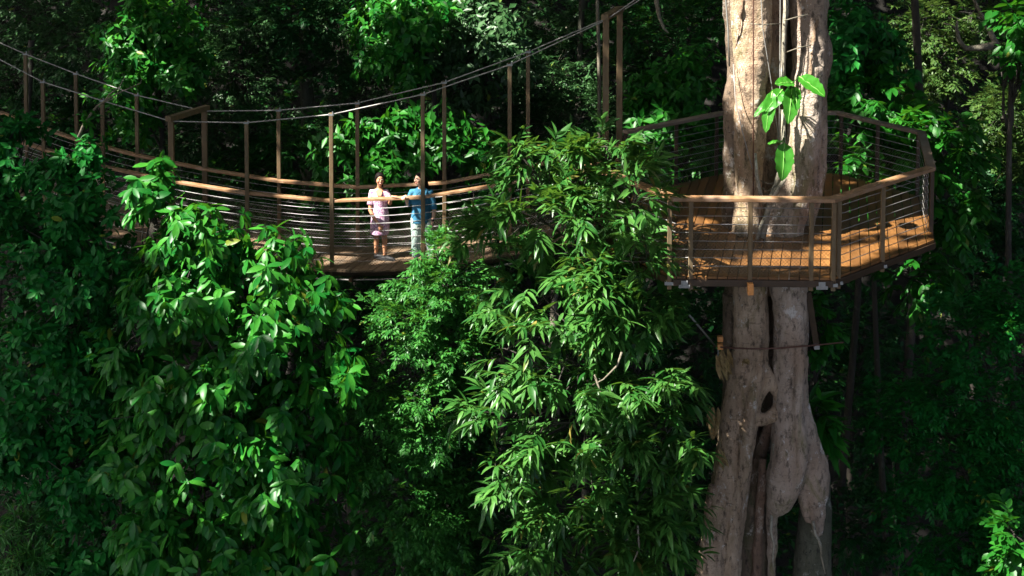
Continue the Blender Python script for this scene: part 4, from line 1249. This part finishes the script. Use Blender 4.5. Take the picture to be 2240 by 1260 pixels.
# ------------------------------------------------------------------ forest behind
BGT = [
    ('forest_tree', 'pale speckled tree crown in the top left corner above the far end of the bridge', [(60, 30, 37, 120, 1.5, 90), (170, 90, 36, 120, 1.5, 80), (30, 170, 37, 90, 1.4, 70)], 'small', L_BGP, 620),
    ('forest_tree', 'dark green tree with hanging leaf sprays above the left wires of the bridge', [(330, 60, 34, 130, 1.4, 90), (290, 160, 33.5, 80, 1.2, 60), (400, 150, 34, 80, 1.2, 60), (300, 240, 33.5, 60, 1.1, 60)], 'mid', L_BIG, 520),
    ('forest_tree', 'grey green small leaved tree behind the left cross beam of the bridge', [(500, 160, 36, 120, 1.5, 90), (430, 280, 35.5, 110, 1.5, 80), (560, 290, 36, 90, 1.4, 80), (520, 60, 37, 80, 1.4, 60)], 'small', L_BGP, 700),
    ('forest_tree', 'tall straight dark trunked tree standing left of the women behind the bridge', [(660, 30, 38, 150, 1.6, 70), (560, 80, 38.5, 70, 1.4, 60), (720, 130, 38, 60, 1.4, 50)], 'small', L_DARK, 520),
    ('forest_tree', 'pale topped tree at the top edge right of the dark straight trunk', [(740, 30, 40, 80, 1.5, 50), (780, 230, 40, 90, 1.5, 90), (830, 120, 41, 80, 1.5, 80)], 'small', L_BGP, 460),
    ('forest_tree', 'mid green tree with rounded leaf clusters above the bridge centre', [(860, 50, 34, 90, 1.3, 70), (830, 110, 33.5, 60, 1.1, 50), (900, 150, 34, 55, 1.1, 45), (930, 30, 34, 70, 1.3, 50)], 'mid', L_BIG, 420),
    ('forest_tree', 'pale leafed sunlit tree above the wires where they climb to the tall posts', [(1060, 60, 35, 110, 1.4, 80), (980, 120, 35, 70, 1.3, 60), (1120, 130, 35, 90, 1.3, 60), (1010, 210, 35.5, 70, 1.2, 50)], 'mid', L_BGP, 620),
    ('young_forest_tree', 'vivid green young tree directly behind the two women', [(880, 270, 30.8, 110, 1.1, 50), (780, 310, 30.6, 90, 1.0, 70), (960, 310, 30.8, 100, 1.0, 60), (850, 380, 30.4, 120, 1.0, 70), (720, 370, 30.8, 60, .9, 60), (1060, 330, 30.8, 70, 1.0, 70), (880, 480, 30.3, 130, 1.0, 70), (760, 490, 30.3, 90, 1.0, 60), (1000, 450, 30.5, 80, 1.0, 60)], 'mid', L_VIVID, 620),
    ('forest_tree', 'bright speckled tree with a pale thin trunk left of the tall bridge posts', [(1200, 160, 37, 110, 1.5, 90), (1270, 260, 36, 110, 1.4, 80), (1170, 290, 36, 80, 1.3, 80), (1240, 60, 38, 90, 1.4, 60)], 'small', L_BGP, 760),
    ('forest_tree', 'dark green broad leaved tree behind the left back railing of the platform', [(1480, 180, 31.5, 100, 1.2, 80), (1420, 260, 31, 80, 1.1, 80), (1530, 290, 30.8, 75, 1.0, 80), (1450, 370, 30.5, 110, 1.0, 70), (1540, 400, 30.3, 70, .9, 60)], 'mid', L_VIVID, 520),
    ('forest_tree', 'dim small leaved tree at the top edge between tall posts and fig trunk', [(1380, 50, 37, 110, 1.5, 70), (1510, 50, 36, 100, 1.4, 80), (1440, 140, 38, 90, 1.4, 80)], 'small', L_BG, 560),
    ('vine_clad_tree', 'tree draped in drooping green vine leaves to the right of the platform', [(1890, 200, 31.5, 75, 1.1, 80), (1960, 290, 31, 90, 1.1, 80), (2050, 330, 30.8, 80, 1.0, 90), (1870, 340, 30.8, 60, 1.0, 70), (2075, 450, 30.4, 60, .9, 90), (2040, 560, 30.2, 50, .8, 70), (1990, 610, 30, 55, .8, 40), (1930, 430, 30.3, 90, .9, 80)], 'hang', L_VIVID, 480),
    ('forest_tree', 'dark leaved tree at the top edge just right of the fig trunk', [(1860, 70, 32, 80, 1.2, 90), (1920, 130, 32.5, 70, 1.1, 70), (1840, 180, 32, 40, 1.0, 60)], 'mid', L_OVAL, 300),
    ('forest_tree', 'yellow green speckled tree near the top right around the crooked limb', [(2020, 60, 38, 80, 1.4, 80), (2060, 130, 38, 70, 1.3, 70), (1990, 180, 38, 60, 1.3, 70), (2130, 30, 38, 90, 1.4, 40)], 'small', L_BGY, 460),
    ('forest_tree', 'yellow lit feathery tree at the right edge level with the handrail', [(2200, 240, 36, 70, 1.3, 90), (2150, 330, 37, 70, 1.3, 60), (2220, 350, 36, 60, 1.3, 70)], 'small', L_BGY, 420),
    ('forest_tree', 'leafy twig tipped tree poking in at the upper right corner', [(2225, 50, 29, 35, .6, 60), (2230, 130, 29, 30, .6, 50)], 'hang', L_VIVID, 60),
    ('forest_tree', 'very dark tree in the shade right of the vine draped tree', [(2150, 460, 36, 90, 1.4, 90), (2200, 560, 35, 70, 1.3, 70), (2110, 600, 35.5, 60, 1.3, 60)], 'small', L_DARK, 480),
    ('forest_tree', 'shaded tree in the gap below the right side of the platform', [(1900, 720, 34, 90, 1.3, 70), (1860, 850, 33.5, 80, 1.3, 90), (1920, 1000, 33, 70, 1.2, 100), (1880, 1150, 32, 90, 1.2, 100)], 'small', L_DARK, 480),
    ('forest_tree', 'shaded tree below the bridge deck between the large leaved and the feathery tree', [(770, 680, 30.5, 60, 1.0, 60), (760, 800, 30.5, 60, 1.0, 90), (740, 950, 30, 60, 1.0, 110), (780, 640, 31, 90, 1.0, 40)], 'lance', L_DARK, 150),
    ('forest_tree', 'dim tree behind the far left posts of the bridge', [(70, 260, 36, 100, 1.4, 60), (180, 260, 36.5, 90, 1.4, 70), (310, 310, 36, 80, 1.3, 60), (120, 420, 35, 150, 1.3, 60)], 'small', L_DARK, 480),
    ('forest_tree', 'shaded tree seen through the wires behind the bridge left of the women', [(640, 320, 35, 90, 1.3, 90), (620, 470, 34, 110, 1.3, 70), (480, 400, 34.5, 90, 1.3, 60), (700, 560, 33, 90, 1.2, 50)], 'small', L_BG, 560),
    ('forest_tree', 'shaded tree behind the wires right of the women', [(1080, 480, 33, 90, 1.2, 70), (1180, 420, 34, 80, 1.2, 70), (1150, 560, 33, 90, 1.2, 60), (1120, 230, 36, 60, 1.2, 60)], 'small', L_DARK, 420),
    ('forest_tree', 'shaded tree low down behind the oval leaved bushy tree at the far left', [(40, 900, 30.5, 130, 1.2, 120), (40, 1100, 29.5, 130, 1.2, 120), (220, 720, 31, 110, 1.2, 120), (300, 900, 30, 100, 1.2, 120), (260, 1090, 29, 110, 1.2, 110), (120, 700, 31.5, 110, 1.2, 100)], 'small', L_DARK, 620),
    ('forest_tree', 'dark tree low behind the fig trunk and the narrow leaved tree', [(1520, 760, 30, 90, 1.0, 100), (1480, 900, 30, 100, 1.0, 120), (1500, 1100, 29.5, 110, 1.0, 140), (1700, 1180, 29, 70, .8, 110), (1700, 1000, 29.5, 60, .8, 110)], 'small', L_DARK, 620),
]
for i, (nm, lab, bl, sp, mt, n) in enumerate(BGT):
    tk = {3: .30, 8: .11, 11: .10, 13: .12}.get(i, .12)
    bk = {8: PALEB, 3: HOST}.get(i, BARK)
    kw = dict(base=(at(642, 300, 38).x, at(642, 300, 38).y)) if i == 3 else (dict(base=(at(2040, 600, 31.5).x, 31.5)) if i == 11 else {})
    tree(nm, lab, 'tree', 'forest trees behind the bridge and platform', bl, sp, mt, int(n * (1.75 if sp == 'small' else 1.3)), 16, .20, .32, .55, tk, bk, 1.0, twigs=70, **kw)

# a few bare stems standing in the wood
for (lab, u0, v0, u1, v1, D, r, mt) in (('grey sapling stem behind the far left posts of the bridge', 70, 180, 72, 330, 35, .09, BARK), ('slim pale stem beside the tall bridge posts', 1300, 110, 1290, 330, 34, .05, TWIG),
                                        ('dark leaning stem between the tall bridge posts and the speckled tree', 1278, 120, 1285, 330, 36.5, .09, BARK), ('dark upright stem rising above the right back railing', 1972, -40, 1966, 300, 33.5, .10, BARK)):
    a, b = at(u0, v0, D), at(u1, v1, D)
    d = (a - b); g = b - d * ((b.z - ground_z(b.x, b.y)) / d.z) * 1.0
    ps = bend(Vector((g.x * .3 + b.x * .7, g.y * .3 + b.y * .7, ground_z(b.x, b.y) - .1)), a + d * .6, 8, .02)
    o = MB().tube(ps, [r * (1.3 - .07 * i) for i in range(8)], 8).build('bare_sapling', mt, None, True)
    tag(o, lab, 'tree stem', 'bare stems in the wood'); rehome(o, ps[0])


def undergrowth():
    n = 17000
    x = rng.uniform(-22, 24, n); y = rng.uniform(27, 60, n)
    z = np.array([ground_z(a, b) for a, b in zip(x, y)]) + rng.uniform(.1, 2.6, n) ** 1.0
    P = np.stack([x, y, z], 1)
    A = np.array([[0, -.5, .6]]) + rng.normal(0, .5, (n, 3))
    s = dict(SPEC['small']); s.update(n=8, length=.22, width=.10, rach=.4)
    sets = [sprays(P, A, **s)]
    n2 = 5200
    x = rng.uniform(-14, 16, n2); y = rng.uniform(18, 29, n2)
    P = np.stack([x, y, np.array([ground_z(a, b) for a, b in zip(x, y)]) + rng.uniform(.1, 2.2, n2)], 1)
    sets.append(sprays(P, np.array([[0, -.3, .7]]) + rng.normal(0, .5, (n2, 3)), **dict(s, length=.3, width=.13)))
    o = leaf_mesh('undergrowth', sets, L_BG)
    tag(o, 'dark leafy undergrowth covering the forest floor and hillside', 'undergrowth', None, 'stuff')


undergrowth()

# ------------------------------------------------------------------ unseen leaf layer added above the frame, gaps cut to shape the sunlight
LIT = [(1605, 0, 24.3, .9), (1625, 110, 24.3, .75), (1650, 190, 24.3, .5), (1690, 180, 24.3, .35), (1640, 470, 24.2, .2), (1690, 575, 22.9, .38), (1750, 577, 22.85, .44), (1810, 570, 23.0, .42), (1880, 560, 23.3, .30), (1950, 548, 23.7, .24), (1925, 425, 26.0, .25), (1640, 436, 22.4, .2), (1550, 436, 22.4, .16),
       (1740, 436, 22.4, .22), (1930, 400, 23.3, .18),
       (330, 400, 24.2, .75), (440, 455, 24.0, .95), (540, 510, 23.8, .95), (640, 560, 23.6, .9), (710, 620, 23.6, .65), (480, 560, 23.4, .55), (170, 330, 25.2, .3), (420, 700, 23.0, .25), (600, 760, 22.8, .3), (560, 950, 22.6, .25), (380, 1020, 22.6, .2), (640, 1120, 22.4, .25),
       (822, 392, 27.3, .16), (830, 495, 27.15, .35), (912, 390, 27.2, .25), (825, 450, 27.3, .35), (925, 450, 27.2, .55), (925, 500, 27.1, .45), (735, 560, 27.5, .3), (480, 405, 28.0, .25), (620, 395, 28.6, .2), (1020, 410, 26.5, .25), (420, 395, 28.3, .2), (820, 510, 27.2, .25), (925, 520, 27.1, .25), (850, 565, 27.2, .2),
       (948, 575, 24.5, .9), (920, 660, 24.2, .9), (985, 700, 24.2, .8), (900, 760, 23.9, .7), (900, 840, 23.9, .85), (850, 930, 23.7, .75), (930, 1010, 23.6, .4), (950, 960, 23.8, .35), (880, 1080, 23.6, .35), (960, 1150, 23.8, .3),
       (1330, 310, 24.0, .5), (1230, 380, 23.8, .7), (1410, 420, 22.2, .25), (1310, 460, 23.2, .3), (1160, 470, 23.5, .45), (1220, 700, 22.6, .3), (1360, 640, 22.4, .25), (1330, 780, 22.3, .25), (1410, 510, 21.8, .25), (1290, 600, 22.9, .5), (1100, 760, 22.7, .65), (1080, 850, 22.5, .5), (1110, 970, 22.3, .55),
       (1500, 940, 22.1, .5), (1300, 950, 22.1, .42), (1200, 1040, 22.0, .42), (1150, 1165, 22.0, .4), (1400, 860, 22.2, .3),
       (880, 255, 30.5, .4), (780, 300, 30.3, .35), (960, 290, 30.3, .3), (1060, 300, 30.6, .3), (860, 370, 30, .25), (760, 400, 30, .2), (1000, 400, 30, .2), (1080, 90, 34.5, .9), (1000, 150, 34.5, .5), (1250, 230, 35.5, 1.0), (1180, 200, 36, .7), (860, 120, 33.5, .35), (300, 130, 33, .4), (520, 200, 35.5, .6), (740, 30, 39.5, .6),
       (2050, 90, 37.5, .9), (2200, 300, 36, 1.1), (2230, 60, 28.8, .6), (1960, 260, 30.5, .5), (2060, 320, 30.2, .4), (1870, 360, 30, .4), (1450, 330, 30.2, .4), (1990, 600, 29.8, .4), (2215, 1190, 21.8, .6), (30, 372, 26.0, .1), (1730, 220, 23.8, .3), (1775, 185, 23.7, .22), (1714, 350, 23.8, .2),
       (2160, 780, 26.2, .35), (1730, 1130, 24.0, .3), (1575, 1090, 24.0, .35), (1590, 1000, 24.0, .3)]  # spots where the added leaf layer is opened to let sun in


def added_shade_leaves():
    n = 190000
    z0 = ZC + 4
    P = np.stack([rng.uniform(-30, 24, n), rng.uniform(2, 62, n), rng.uniform(z0, z0 + 4.5, n)], 1)
    hz = np.array([ground_z(a, b) for a, b in P[:, :2]])
    P[:, 2] = np.maximum(P[:, 2], hz + 6)
    s = np.array(SUN)
    A = nrm(rng.normal(0, 1, P.shape) * np.array([1, 1, .4]))
    L = rng.uniform(.42, .85, n); W = L * .48
    M = P + A * (L * .5)[:, None]
    keep = (P[:, 1] < 27.5) | (rng.random(n) > .42)        # thinner over the far slope: speckled light there
    for (u, v, D, r) in LIT:
        q = M - np.array(at(u, v, D))
        t = q @ s
        d = np.linalg.norm(q - t[:, None] * s[None, :], axis=1)
        keep &= ~(d < r * rng.uniform(.8, 1.15, n) + L * .22)
    P, A, L, W = P[keep], A[keep], L[keep], W[keep]
    o = leaf_mesh('added_shade_leaves', [(P, A, UP[None, :] + rng.normal(0, .45, P.shape), L, W, 'simple', rng.uniform(0, .5, len(P)))], L_BG)
    tag(o, 'unseen leaf layer added over the gully, gaps cut to steer the sun patches', 'canopy', None, 'stuff')


added_shade_leaves()

# ------------------------------------------------------------------ light, world, camera
ld = bpy.data.lights.new('sun', 'SUN')
ld.energy = 5.0; ld.angle = R(.53); ld.color = (1.0, .95, .86)
lo = bpy.data.objects.new('sun', ld); C.objects.link(lo)
lo.rotation_euler = SUN.to_track_quat('Z', 'Y').to_euler()
w = bpy.data.worlds.new('World'); sc.world = w; w.use_nodes = True
nt = w.node_tree
sky = nt.nodes.new('ShaderNodeTexSky'); sky.sky_type = 'NISHITA'; sky.sun_disc = False
sky.air_density = .6; sky.dust_density = 4.0; sky.ozone_density = .6
sky.sun_elevation = math.asin(SUN.z); sky.sun_rotation = math.atan2(SUN.x, SUN.y)
bg = nt.nodes['Background']; bg.inputs['Strength'].default_value = .088
nt.links.new(sky.outputs[0], bg.inputs['Color'])

cd = bpy.data.cameras.new('camera'); cam = bpy.data.objects.new('camera', cd); C.objects.link(cam)
cam.location = (0, 0, ZC); cam.rotation_euler = (math.pi / 2 - PITCH, 0, 0)
cd.sensor_fit = 'HORIZONTAL'; cd.sensor_width = 36; cd.lens = 36 * F / 2240
cd.shift_y = -(630 - VPP) / 2240
cd.clip_start = .5; cd.clip_end = 500
sc.camera = cam
vs = sc.view_settings
vs.view_transform = 'Standard'; vs.look = 'None'; vs.exposure = 2.3; vs.gamma = 1
sc.cycles.max_bounces = 6; sc.cycles.diffuse_bounces = 3; sc.cycles.glossy_bounces = 2; sc.cycles.transmission_bounces = 3; sc.cycles.transparent_max_bounces = 12
sc.cycles.use_denoising = True
